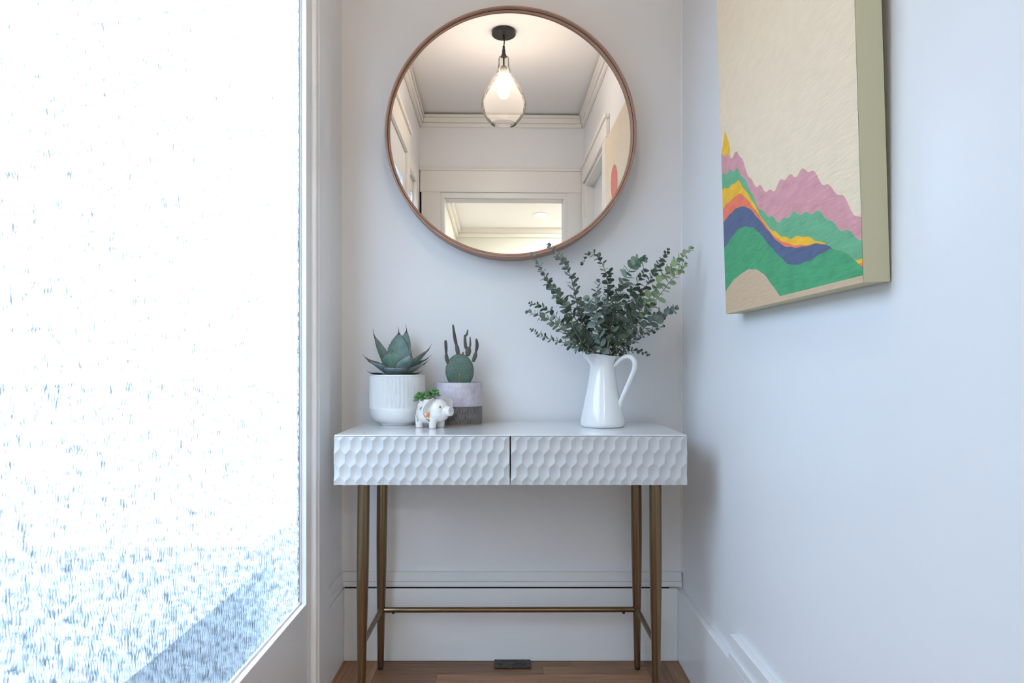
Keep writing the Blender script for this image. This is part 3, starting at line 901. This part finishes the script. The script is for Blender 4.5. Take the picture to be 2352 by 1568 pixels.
o = ab.build('areoles', M_ARE, pad); o['kind'] = 'stuff'
ck = MB()
for i in range(16):
    z = -.012 - .033 * i / 15
    ck.ball((c0.x + .0005 + random.uniform(-.0016, .0016), -.0108 * sqrt(max(.05, 1 - (z / (rx * 1.28)) ** 2)) * 1.1 - .0005, c0.z + z), (random.uniform(.0012, .0026), .0012, .0022), 8, 6)
ck.build('cork_scar', M_COR, pad)
def arm(pts, ws, ydep, m, parent=None):
    path = [cl_(X, Y) + Vector((0, ydep, 0)) for X, Y in pts]
    n = 22
    pp = spline(path, n); rr = [w / 9.8 * sc_ / 2 for w in lerp_list(ws, n)]
    rr[0] *= .8; rr[-1] *= .55; rr[-2] *= .9
    a = MB().tube(pp, rr, 14).build('arm', m, parent or cc)
    dots = MB()
    total = sum((pp[k + 1] - pp[k]).length for k in range(n - 1))
    acc, k, row = 0.0, 0, 0
    step = .0021
    while acc < total:
        d, kk = acc, 0
        while kk < n - 2 and d > (pp[kk + 1] - pp[kk]).length:
            d -= (pp[kk + 1] - pp[kk]).length; kk += 1
        seg = (pp[kk + 1] - pp[kk]); u = min(1, d / seg.length)
        c = pp[kk].lerp(pp[kk + 1], u); r = rr[kk] * (1 - u) + rr[kk + 1] * u
        t = seg.normalized(); a1 = (Vector((0, 1, 0)) - t * t.y).normalized(); a2 = t.cross(a1)
        cnt = max(5, int(2 * pi * r / .0030))
        for i in range(cnt):
            ang = 2 * pi * (i + .5 * (row % 2)) / cnt
            nn = a1 * cos(ang) + a2 * sin(ang)
            dots.add([c + nn * (r + .0007), c + nn * r + t * .00065, c + nn * r + t.cross(nn) * .00060, c + nn * r - t * .00065, c + nn * r - t.cross(nn) * .00060],
                     [(0, 1, 2), (0, 2, 3), (0, 3, 4), (0, 4, 1), (4, 3, 2, 1)])
        acc += step; row += 1
    d_ = dots.build('areoles', M_AREW, a, smooth=False); d_['kind'] = 'stuff'
    return a
arm([(485, 1030), (450, 890), (441, 790)], [60, 92, 80, 48], -.002, M_ARM)
arm([(441, 800), (436, 650), (426, 500)], [44, 64, 68, 66, 50], -.002, M_ARMT)
arm([(708, 830), (688, 700), (668, 590)], [70, 96, 92, 52], .002, M_ARM)
arm([(668, 610), (628, 420), (590, 145)], [56, 76, 72, 66, 50, 38], .002, M_ARMT)
arm([(915, 860), (935, 760), (940, 650)], [78, 124, 128, 90], 0, M_ARM)
arm([(886, 700), (866, 560), (860, 375)], [50, 74, 70, 60, 44], 0, M_ARM)
arm([(885, 415), (910, 350), (925, 262)], [28, 44, 46, 34, 24], -.002, M_ARM)
arm([(975, 660), (980, 560), (976, 425)], [36, 46, 44, 32, 24], .002, M_ARM)
arm([(1040, 990), (1085, 870), (1112, 765)], [60, 92, 92, 48], 0, M_ARM)
arm([(1108, 775), (1135, 620), (1118, 465)], [40, 68, 74, 64, 34], 0, M_ARMT)
MB().tube([cl_(818, 830), cl_(818, 765)], [.0028, .0022], 10).build('bud', mat('red_bud', (.22, .07, .045), .6), cc)

# ------------------------------------------------------------------ pig planter with succulents
PG = P(990, 984, 1.868)
HD = radians(-33)
pg = thing('pig_planter', 'white hand-painted ceramic pig planter with tulips, standing before the cactus pot', 'planter', (PG.x, PG.y, TT), HD)
M_PIG = mat('cream_glaze', (.80, .77, .74), .12, spec=.5, coat=.4, col2=(.70, .65, .60), vscale=34)
pm = MB()
pm.ball((-.006, 0, .042), (.038, .0325, .0310), 28, 18)             # barrel
pm.ball((-.006, 0, .033), (.036, .0310, .0230), 24, 16)             # belly
pm.ball((-.014, 0, .052), (.028, .027, .026), 24, 16)               # back rising to the planting hole
pm.ball((.026, 0, .050), (.0290, .0300, .0285), 24, 16)             # head
pm.ball((.026, 0, .040), (.0290, .0290, .0240), 24, 16)             # jowl
pm.tube([(.042, 0, .045), (.060, 0, .0465), (.0690, 0, .0472)], [.0165, .0132, .0130], 20)   # snout
for (x, y_) in ((.020, -.0175), (.020, .0175), (-.026, -.0175), (-.026, .0175)):
    pm.tube([(x, y_ * .9, .026), (x, y_ * 1.0, .012), (x, y_ * 1.02, 0)], [.0125, .0105, .0092], 16)
    pm.ball((x * .96, y_ * .86, .028), (.0140, .0135, .0160), 18, 12)
pm.tube(spline([(-.041, 0, .050), (-.046, .002, .052), (-.047, .004, .057), (-.044, .003, .060)], 8), .0024, 8)   # tail
pm.lathe([(.0165, .066), (.0215, .066), (.0225, .078), (.0205, .0800), (.0185, .079), (.0165, .070)], 30, c=(-.012, 0, -.0025), closed=True)
pg.scale = (1.06, 1.06, 1.06)
body = pm.build('body', M_PIG, pg)
rmx = body.modifiers.new('join', 'REMESH'); rmx.mode = 'VOXEL'; rmx.voxel_size = .0011; rmx.use_smooth_shade = True
smx = body.modifiers.new('soften', 'SMOOTH'); smx.iterations = 26; smx.factor = .5
for sd in (-1, 1):
    # broad ear: a flap rooted from the crown down the side of the head, cupped towards the front
    vs, fs = [], []
    nu_, nv_ = 9, 12
    for lay in (0, 1):
        for j in range(nv_ + 1):
            t = j / nv_
            r0 = Vector((.024 - .012 * t, sd * (.013 + .0155 * sin(t * 1.5)), .0775 - .035 * t))
            E = (.030 if sd < 0 else .037) * (sin(pi * (.13 + .82 * t)) ** .6) * (.8 + .3 * t)
            dr_ = Vector(((-.30 - .15 * t) if sd < 0 else .30, sd * .92, (.40 if sd < 0 else .55) - .85 * t)).normalized()
            for i in range(nu_):
                u = i / (nu_ - 1)
                q = r0 + dr_ * (E * u - .004) + Vector((.75, sd * .15, .1)) * (.011 * u * u * (1 - .3 * t)) - Vector((.0034, 0, 0)) * (1 - lay)
                vs.append(q)
    M_ = (nv_ + 1) * nu_
    for lay in (0, 1):
        for j in range(nv_):
            for i in range(nu_ - 1):
                a = lay * M_ + j * nu_ + i
                fs.append((a, a + 1, a + nu_ + 1, a + nu_))
    ring = [i for i in range(nu_)] + [j * nu_ + nu_ - 1 for j in range(1, nv_ + 1)] + [nv_ * nu_ + i for i in range(nu_ - 2, -1, -1)] + [j * nu_ for j in range(nv_ - 1, 0, -1)]
    for k in range(len(ring)):
        a, b_ = ring[k], ring[(k + 1) % len(ring)]
        fs.append((a, b_, b_ + M_, a + M_))
    e = MB().add(vs, fs).build('ear', M_PIG, pg)
    e.modifiers.new('round', 'SUBSURF').levels = 1; e.modifiers['round'].render_levels = 1

def mark(name, pts, col, closed=True):
    """a painted mark: small patch laid on the glaze"""
    c = sum((Vector(p) for p in pts), Vector()) / len(pts)
    n = len(pts); vs = [c]; fs = []
    for kk in (.5, 1.0):
        for p in pts: vs.append(c.lerp(Vector(p), kk))
    for i in range(n): fs.append((0, 1 + i, 1 + (i + 1) % n)); fs.append((1 + i, 1 + n + i, 1 + n + (i + 1) % n, 1 + (i + 1) % n))
    o = MB().add(vs, fs).build(name, col, pg)
    sw = o.modifiers.new('lay', 'SHRINKWRAP'); sw.target = body; sw.wrap_method = 'NEAREST_SURFACEPOINT'; sw.wrap_mode = 'ABOVE_SURFACE'; sw.offset = .00025
    return o
M_OR = mat('orange_underglaze', (.72, .26, .055), .3); M_GR = mat('green_underglaze', (.075, .17, .05), .3); M_RD = mat('brown_underglaze', (.30, .10, .07), .4)
M_EYE = mat('olive_eye', (.12, .16, .02), .25); M_BLK = mat('black_dot', (.01, .01, .01), .3)
def petal(x, z, ang, L, w, col, name, y=-.034):
    a = radians(ang); pts = []
    for i in range(26):
        t = 2 * pi * i / 26
        u = cos(t) * L / 2; v = sin(t) * w / 2 * (1 - .55 * cos(t)) + .10 * (u * u) / max(L, 1e-6) * 2
        pts.append((x + u * sin(a) + v * cos(a), y, z + u * cos(a) - v * sin(a)))
    return mark(name, pts, col)
# tulip on the shoulder
for (x, z, a, l, w) in ((.003, .0350, -30, .017, .0044), (.0095, .0340, -6, .012, .0030), (.0150, .0365, 10, .018, .0056)): petal(x, z, a, l, w, M_OR, 'tulip_petal')
for (x, z, a, l, w) in ((.0095, .022, -20, .009, .0022), (.0125, .0225, 0, .009, .0026), (.0165, .022, 4, .007, .0024)): petal(x, z, a, l, w, M_GR, 'tulip_leaf')
# flank and haunch
for (x, z, a, l, w) in ((-.030, .057, 14, .017, .0040), (-.034, .052, -6, .010, .0026)): petal(x, z, a, l, w, M_OR, 'tulip_petal')
for (x, z, a, l, w) in ((-.009, .058, 18, .016, .0030), (-.0135, .056, 4, .014, .0018), (-.029, .034, -10, .011, .0020), (-.024, .030, -12, .012, .0022), (-.0205, .021, 0, .008, .0036)): petal(x, z, a, l, w, M_GR, 'tulip_leaf')
def disc_pts(c, n_, r1, r2):
    n_ = Vector(n_).normalized(); a = n_.cross(Vector((0, 0, 1))).normalized(); b_ = a.cross(n_)
    return [Vector(c) + a * (r1 * cos(2 * pi * i / 14)) + b_ * (r2 * sin(2 * pi * i / 14)) for i in range(14)]
for sd in (-1, 1):
    ec = Vector((.0470, sd * .0185, .0585)); en = Vector((.8, sd * .65, .25))
    mark('eye_outline', disc_pts(ec, en, .0046, .0031), M_RD).modifiers['lay'].offset = .0001
    mark('eye_white', disc_pts(ec, en, .0042, .0027), M_PIG).modifiers['lay'].offset = .0002
    mark('eye', disc_pts(ec + Vector((-.0006, 0, -.0002)), en, .0022, .0024), M_EYE).modifiers['lay'].offset = .0003
    mark('pupil', disc_pts(ec + Vector((-.0006, 0, -.0002)), en, .0008, .0009), M_BLK).modifiers['lay'].offset = .0004
    mark('nostril', disc_pts((.0700, sd * .0045, .0485), (1, 0, 0), .0013, .0018), M_RD)
MB().lathe([(0, .071), (.0165, .071), (.0165, .066), (0, .066)], 24, c=(-.012, 0, 0)).build('soil', MATS['dark_soil'], pg)
# plump leaf, length 1 along z
lp = [(0, 0), (.10, .02), (.14, .2), (.19, .48), (.18, .70), (.11, .88), (.04, .97), (0, 1)]
M_SUC = mat('succulent_green', (.085, .205, .055), .38, spec=.45, rand=.25, col2=(.12, .27, .09), vscale=2)
SUC = MB().lathe(lp, 12).mesh('plump_leaf', M_SUC)
def rosette(x, y_, z, tilt, az, nl, size):
    st = MB().tube([(-.012, 0, .070), (x * .5 - .006, y_ * .5, (z + .070) / 2), (x, y_, z)], .0022, 8).build('succulent', M_SUC, pg)
    base = Euler((0, tilt, az)).to_matrix()
    for i in range(nl):
        t = i / nl
        a = i * 2.39996; e = radians(8 + 74 * t)
        d = base @ Vector((cos(a) * cos(e), sin(a) * cos(e), sin(e)))
        q = d.to_track_quat('Z', 'Y').to_euler()
        link('leaf', SUC, st, loc=(Vector((x, y_, z)) + (base @ Vector((0, 0, 1))) * (.004 * t)), rot=q, sc=size * (1 - .38 * t) * random.uniform(.92, 1.08))
rosette(-.030, -.010, .080, .55, 3.5, 13, .0205)
rosette(-.014, -.014, .081, .45, -1.3, 12, .0205)
rosette(.004, .008, .089, .25, .4, 13, .0205)
rosette(-.012, .012, .086, .30, 1.6, 12, .0170)

# ------------------------------------------------------------------ white pitcher
VP_ = P(1384, 984, 1.907); VX, VY = VP_.x, VP_.y
pi_ = thing('pitcher', 'tall white enamel pitcher vase with a looped handle', 'vase', (VX, VY, TT), radians(-33))
M_ENAMEL = mat('white_enamel', (.82, .82, .81), .09, spec=.5, coat=.6)
pro = [(0, .002), (.054, .002), (.0555, 0), (.0600, .0005), (.0635, .0035), (.0650, .0085), (.0648, .014), (.0586, .0453), (.0511, .0808), (.0439, .116), (.0382, .152), (.0359, .170), (.0357, .177),
       (.0366, .183), (.0405, .196), (.0448, .2050), (.0485, .2080), (.0505, .2094), (.0508, .2106), (.0495, .2116), (.0470, .2108), (.0430, .2060), (.0388, .195), (.0348, .182), (.0338, .175), (.0365, .152), (.042, .116), (.049, .0808), (.056, .045), (.061, .012), (0, .008)]
def spout(r, z, a): return r
mb = MB().lathe(pro, 72)
nv2 = []
for (x, y_, z) in mb.v:
    a = atan2(y_, x); k = max(0, (z - .174) / .036)
    c = max(0, cos(a - pi)) ** 5
    r = math.hypot(x, y_)
    if k > 0 and r > .02:
        f = 1 + .78 * c * k ** 1.3 + .03 * k
        x, y_ = x * f, y_ * f
        z += k * k * (.0075 * cos(a - pi) + .003 * c)
    nv2.append((x, y_, z))
mb.v = nv2
mb.build('body', M_ENAMEL, pi_)
hp = spline([(.0335, 0, .1730), (.040, 0, .1790), (.050, 0, .1885), (.063, 0, .1985), (.078, 0, .2030), (.0915, 0, .1985), (.0995, 0, .186), (.0985, 0, .168), (.0885, 0, .143), (.0745, 0, .112), (.0632, 0, .088), (.0572, 0, .075), (.0546, 0, .065), (.0535, 0, .056), (.0505, 0, .045)], 60)
MB().tube(hp, lerp_list([.0032, .0066, .0080, .0088, .0092, .0090, .0088, .0086, .0082, .0070, .0042], 60), 18, flat=.78, up=None).build('handle', M_ENAMEL, pi_)

# ------------------------------------------------------------------ eucalyptus branches
M_STEM = mat('eucalyptus_stem', (.22, .20, .10), .6, col2=(.16, .10, .06), vscale=20)
M_STEMP = mat('eucalyptus_stem_pale', (.34, .40, .28), .6)
def leafmat(nm, c, c2): return mat(nm, c, .48, spec=.4, col2=c2, vscale=1.6, rand=.22)
LM = {'b': leafmat('eucalyptus_leaf_blue', (.245, .31, .265), (.155, .205, .17)),
      'd': leafmat('eucalyptus_leaf_dark', (.13, .175, .12), (.08, .118, .080)),
      'l': leafmat('eucalyptus_leaf_light', (.37, .47, .25), (.27, .37, .19)),
      'p': leafmat('eucalyptus_leaf_pale', (.28, .38, .29), (.20, .29, .22))}
def leaf_mesh(m, cup, asp, nm):
    n = 16
    vs = []
    for lay in (1, -1):
        vs.append((.5, 0, .03 * lay * .5 + cup * -.10))
        for i in range(n):
            a = 2 * pi * i / n
            x = .5 - .5 * cos(a); y_ = .5 * asp * sin(a) * (1 - .10 * cos(a * 1))
            vs.append((x, y_, .004 * lay + cup * (y_ * y_ * 1.1 + .30 * (x - .5) ** 2 - .10)))
    fs = []
    for i in range(n):
        j = (i + 1) % n
        fs += [(0, 1 + i, 1 + j), (n + 1, n + 2 + j, n + 2 + i), (1 + i, n + 2 + i, n + 2 + j, 1 + j)]
    return MB().add(vs, fs).mesh(nm, m)
LEAF = {k: [leaf_mesh(m, c, a, 'leaf_' + str(i)) for i, (c, a) in enumerate(((.5, .95), (-.35, .88), (.2, 1.02), (.7, .78)))] for k, m in LM.items()}
from mathutils.bvhtree import BVHTree
def tree(vs, fs): return BVHTree.FromPolygons([tuple(v) for v in vs], fs, epsilon=0.0)
pit = [o for o in pi_.children]
PV, PF = [], []
MW = Matrix.Translation(pi_.location) @ Matrix.Rotation(radians(-33), 4, 'Z')
for o in pit:
    k = len(PV); PV += [MW @ v.co for v in o.data.vertices]; PF += [tuple(i + k for i in p.vertices) for p in o.data.polygons]
PIT = tree(PV, PF)
# stems pass the neck on a spiral of places, so none runs through another
NECK = [(.0285 * sqrt((i + .5) / 30) * cos(i * 2.39996), .0285 * sqrt((i + .5) / 30) * sin(i * 2.39996)) for i in range(30)]
STEMS, BR = [], []
def branch(label, pts, D0, D1, kind='b', size=.029, tip=.45, gap=.0145, bare=.10, group=None, stem=None):
    """pts: photo pixels from the pitcher's mouth to the tip; D0, D1: distance from the camera at mouth and tip"""
    m = len(pts)
    best = None
    for attempt in range(160):
        jit = 0 if attempt == 0 else .004 + .0006 * attempt
        j0, j1 = random.uniform(-jit, jit), random.uniform(-jit, jit) * 1.6
        W_ = [P(px, py, min(2.05, D0 + j0 + (D1 + j1 - D0 - j0) * (i / (m - 1)) ** 1.15)) for i, (px, py) in enumerate(pts)]
        if best is None:
            want = ((W_[0].x - VX) * .7 + (W_[-1].x - VX) * .06, (W_[0].y - VY) * .5 + (W_[-1].y - VY) * .12)
            slot = min(NECK, key=lambda q: (q[0] - want[0]) ** 2 + (q[1] - want[1]) ** 2)
            NECK.remove(slot); best = slot
        nx, ny = best
        neck = Vector((VX + nx, VY + ny, TT + .168))
        mouth = Vector((VX + nx * 1.16, VY + ny * 1.16, TT + .203))
        bot = Vector((VX + nx * .95, VY + ny * .95, TT + .02))
        path = spline([bot, bot.lerp(neck, .5), neck, mouth, *W_[1:]], 80)
        mb = MB().tube(path, lerp_list([.0019, .0019, .0017, .0013, .0009, .0006], 80), 7)
        fat = MB().tube(path, lerp_list([.0019, .0019, .0019, .0016, .0013, .0011], 80), 6)
        T = tree(fat.v, fat.f)
        if not any(T.overlap(t2) for t2, _ in STEMS) and not T.overlap(PIT): break
    STEMS.append((T, label))
    BR.append(dict(label=label, path=path, mb=mb, mouth=mouth, kind=kind, size=size, tip=tip, gap=gap, bare=bare, group=group, stem=stem, T=T))

GRID = {}
def cells(c, r=0.0):
    k = .03
    return (int(c.x // k), int(c.y // k), int(c.z // k))
def leaf_ok(b, vs, fs, c):
    if max(v.y for v in vs) > -.004 or max(v.x for v in vs) > XR - .003: return False
    T = tree(vs, fs)
    if T.overlap(PIT): return False
    for bi, o in enumerate(BR):
        if o is not b and T.overlap(o['T']): return False
    ck = cells(c)
    for dx in (-1, 0, 1):
        for dy in (-1, 0, 1):
            for dz in (-1, 0, 1):
                for (ob, oc_, ot) in GRID.get((ck[0] + dx, ck[1] + dy, ck[2] + dz), ()):
                    if ob is not b and (oc_ - c).length < .034 and T.overlap(ot): return False
    GRID.setdefault(ck, []).append((b, c, T))
    return True

def grow(b):
    path, mouth, kind, size, tip = b['path'], b['mouth'], b['kind'], b['size'], b['tip']
    root = thing('eucalyptus_branch', b['label'], 'branch', tuple(mouth), 0, b['group'])
    b['mb'].v = [tuple(Vector(v) - mouth) for v in b['mb'].v]
    b['mb'].build('stem', b['stem'] or M_STEM, root)
    n = len(path)
    cum = [0.0]
    for k in range(n - 1): cum.append(cum[-1] + (path[k + 1] - path[k]).length)
    k0 = min(range(n), key=lambda k: (path[k] - mouth).length)
    total = cum[-1]; s0 = cum[k0] + .006 + b['bare'] * (total - cum[k0])
    s_ = s0; node = random.random() * pi
    def put(p, X, Z, q, mesh):
        Z = (Z - X * Z.dot(X)).normalized()
        M3 = Matrix((X, Z.cross(X), Z)).transposed()
        M4 = Matrix.Translation(p) @ M3.to_4x4() @ Matrix.Scale(q, 4)
        me = mesh
        vs = [M4 @ v.co for v in me.vertices]; fs = [tuple(pp.vertices) for pp in me.polygons]
        if not leaf_ok(b, vs, fs, M4 @ Vector((.5, 0, 0))): return False
        link('leaf', me, root, loc=p - mouth, rot=M3.to_euler(), sc=q)
        return True
    while s_ < total - .002:
        t = (s_ - s0) / (total - s0)
        k = next((i for i in range(n - 1) if cum[i + 1] >= s_), n - 2)
        u = (s_ - cum[k]) / max(cum[k + 1] - cum[k], 1e-6)
        p = path[k].lerp(path[k + 1], u); d = (path[k + 1] - path[k]).normalized()
        a1 = d.cross(Vector((0, 0, 1)) if abs(d.z) < .95 else Vector((1, 0, 0))).normalized(); a2 = d.cross(a1)
        sz = size * ((1 - t) + t * tip)
        if t > .86: sz *= .8
        for sgn in (0, pi):
            for tr in range(9):
                an = node + sgn + random.uniform(-.3, .3) * (1 + tr * .35)
                r = a1 * cos(an) + a2 * sin(an)
                fw = radians(random.uniform(5, 38) + 22 * t * t + tr * random.uniform(-3, 5))
                X = (r * cos(fw) + d * sin(fw)).normalized()
                Z = (d * cos(fw) - r * sin(fw)).normalized()
                M3 = Matrix((X, Z.cross(X), Z)).transposed() @ Matrix.Rotation(random.uniform(-.8, .8), 3, 'X') @ Matrix.Rotation(random.uniform(-.2, .35), 3, 'Y')
                q = sz * random.uniform(.82, 1.12) * (1 - .05 * tr)
                if put(p + X * .0014, M3.col[0].normalized(), M3.col[2].normalized(), q, random.choice(LEAF[kind])): break
        node += pi / 2 + random.uniform(-.25, .25)
        s_ += b['gap'] * (1 - .42 * t) * random.uniform(.85, 1.15)
    d = (path[-1] - path[-2]).normalized()
    for i in range(4):
        a = i * pi / 2 + .4
        a1 = d.cross(Vector((0, 1, .2))).normalized(); a2 = d.cross(a1)
        put(path[-1] - d * .002, (d * .9 + (a1 * cos(a) + a2 * sin(a)) * .55).normalized(), a1 * cos(a) + a2 * sin(a), size * tip * .6, LEAF[kind][3])

B = branch
B('leftmost upright eucalyptus branch, its tip just under the mirror rim', [(1362, 812), (1335, 755), (1300, 700), (1262, 655), (1240, 612), (1222, 582)], 1.90, 1.93, 'b', tip=.42)
B('eucalyptus branch whose tip crosses the bottom of the mirror', [(1368, 812), (1342, 755), (1326, 700), (1315, 648), (1296, 604), (1276, 582), (1261, 562)], 1.91, 1.90, 'b', tip=.5)
B('eucalyptus branch with a pale stem climbing left of centre', [(1358, 814), (1330, 775), (1308, 730), (1290, 690), (1262, 648)], 1.86, 1.82, 'd', tip=.55, stem=M_STEMP)
B('upper one of the two eucalyptus branches reaching far left', [(1350, 813), (1318, 782), (1288, 738), (1252, 708), (1217, 696)], 1.89, 1.88, 'd', size=.026, tip=.45)
B('lower one of the two eucalyptus branches reaching far left', [(1354, 815), (1325, 790), (1288, 752), (1248, 728), (1211, 716)], 1.85, 1.80, 'b', size=.027, tip=.5)
B('lowest eucalyptus branch on the left, sparse with small leaves', [(1345, 814), (1322, 800), (1292, 786), (1255, 775), (1219, 756)], 1.88, 1.86, 'd', size=.019, tip=.5, gap=.0125, bare=.05)
B('eucalyptus branch arching over to the left at the top of the bunch', [(1385, 812), (1392, 740), (1396, 680), (1392, 630), (1378, 598), (1357, 580), (1336, 606)], 1.93, 1.95, 'd', size=.025, tip=.5)
B('upright blue green eucalyptus branch in the middle of the bunch', [(1378, 812), (1372, 750), (1370, 690), (1374, 645)], 1.86, 1.83, 'b', tip=.55, stem=M_STEMP)
B('upright eucalyptus branch behind the middle of the bunch', [(1386, 812), (1390, 745), (1398, 680), (1402, 622)], 1.94, 1.98, 'd', tip=.5)
B('pale broad-leaved eucalyptus branch rising to the right of centre', [(1396, 814), (1406, 745), (1422, 680), (1440, 630), (1462, 600), (1478, 597)], 1.86, 1.81, 'p', size=.030, tip=.8, stem=M_STEMP)
B('dark eucalyptus branch leaning right beside the bright one', [(1402, 812), (1432, 750), (1470, 680), (1508, 618), (1534, 574)], 1.92, 1.96, 'd', tip=.5)
B('bright green eucalyptus branch reaching to the right corner of the wall', [(1406, 813), (1445, 750), (1500, 672), (1540, 615), (1588, 570)], 1.89, 1.87, 'l', size=.0265, tip=.6, bare=.35)
B('shorter bright green eucalyptus branch below the one reaching the corner', [(1408, 814), (1450, 762), (1498, 700), (1540, 645), (1574, 606)], 1.86, 1.80, 'l', size=.0245, tip=.6, bare=.5)
B('eucalyptus branch leaning low to the right with a broad leaf at its tip', [(1408, 814), (1440, 786), (1480, 752), (1515, 724), (1551, 708)], 1.88, 1.90, 'b', size=.027, tip=.8)
B('slender eucalyptus twig pointing right above the pitcher handle', [(1410, 813), (1440, 792), (1476, 768), (1526, 748)], 1.92, 1.96, 'd', size=.0155, tip=.5, gap=.012, bare=.25)
B('lowest eucalyptus twig, nearly level over the pitcher handle', [(1408, 816), (1430, 809), (1460, 805), (1491, 814)], 1.92, 1.93, 'd', size=.0145, tip=.6, gap=.011, bare=.15)
B('tallest dark eucalyptus branch in the right half of the bunch', [(1400, 812), (1424, 740), (1452, 670), (1482, 622)], 1.95, 2.0, 'd', tip=.55)
for lab, pts, a, b_, kd in (
    ('short dark eucalyptus branch at the back left of the bunch', [(1372, 812), (1352, 770), (1338, 725), (1330, 690)], 1.93, 1.99, 'd'),
    ('short blue green eucalyptus branch left of the middle, nearest the viewer', [(1380, 812), (1376, 770), (1362, 722), (1350, 690)], 1.85, 1.79, 'b'),
    ('short dark eucalyptus branch before the pale broad-leaved one', [(1390, 812), (1398, 760), (1412, 705), (1424, 660)], 1.85, 1.79, 'd'),
    ('short dark eucalyptus branch leaning right, front of the bunch', [(1395, 812), (1420, 765), (1448, 720), (1470, 690)], 1.85, 1.79, 'd'),
    ('short blue green eucalyptus branch upright at the front centre of the bunch', [(1384, 812), (1384, 770), (1390, 725), (1388, 690)], 1.85, 1.77, 'b'),
    ('short dark eucalyptus branch leaning right at the back of the bunch', [(1404, 812), (1430, 775), (1466, 735), (1500, 700)], 1.94, 1.99, 'd'),
    ('short dark eucalyptus branch behind the two reaching far left', [(1366, 812), (1345, 785), (1322, 760), (1300, 735)], 1.93, 1.99, 'd'),
    ('short dark eucalyptus branch upright at the back centre of the bunch', [(1388, 812), (1392, 780), (1398, 745), (1410, 715)], 1.95, 2.01, 'd'),
    ('stubby blue green eucalyptus branch low in the front right of the bunch', [(1400, 814), (1415, 790), (1432, 765), (1448, 748)], 1.85, 1.79, 'b'),
    ('stubby blue green eucalyptus branch low in the front left of the bunch', [(1370, 814), (1358, 792), (1342, 770), (1325, 765)], 1.85, 1.79, 'b')):
    B(lab, pts, a, b_, kd, tip=.75, group='short branches filling the bunch', bare=.12)
for b in BR: grow(b)
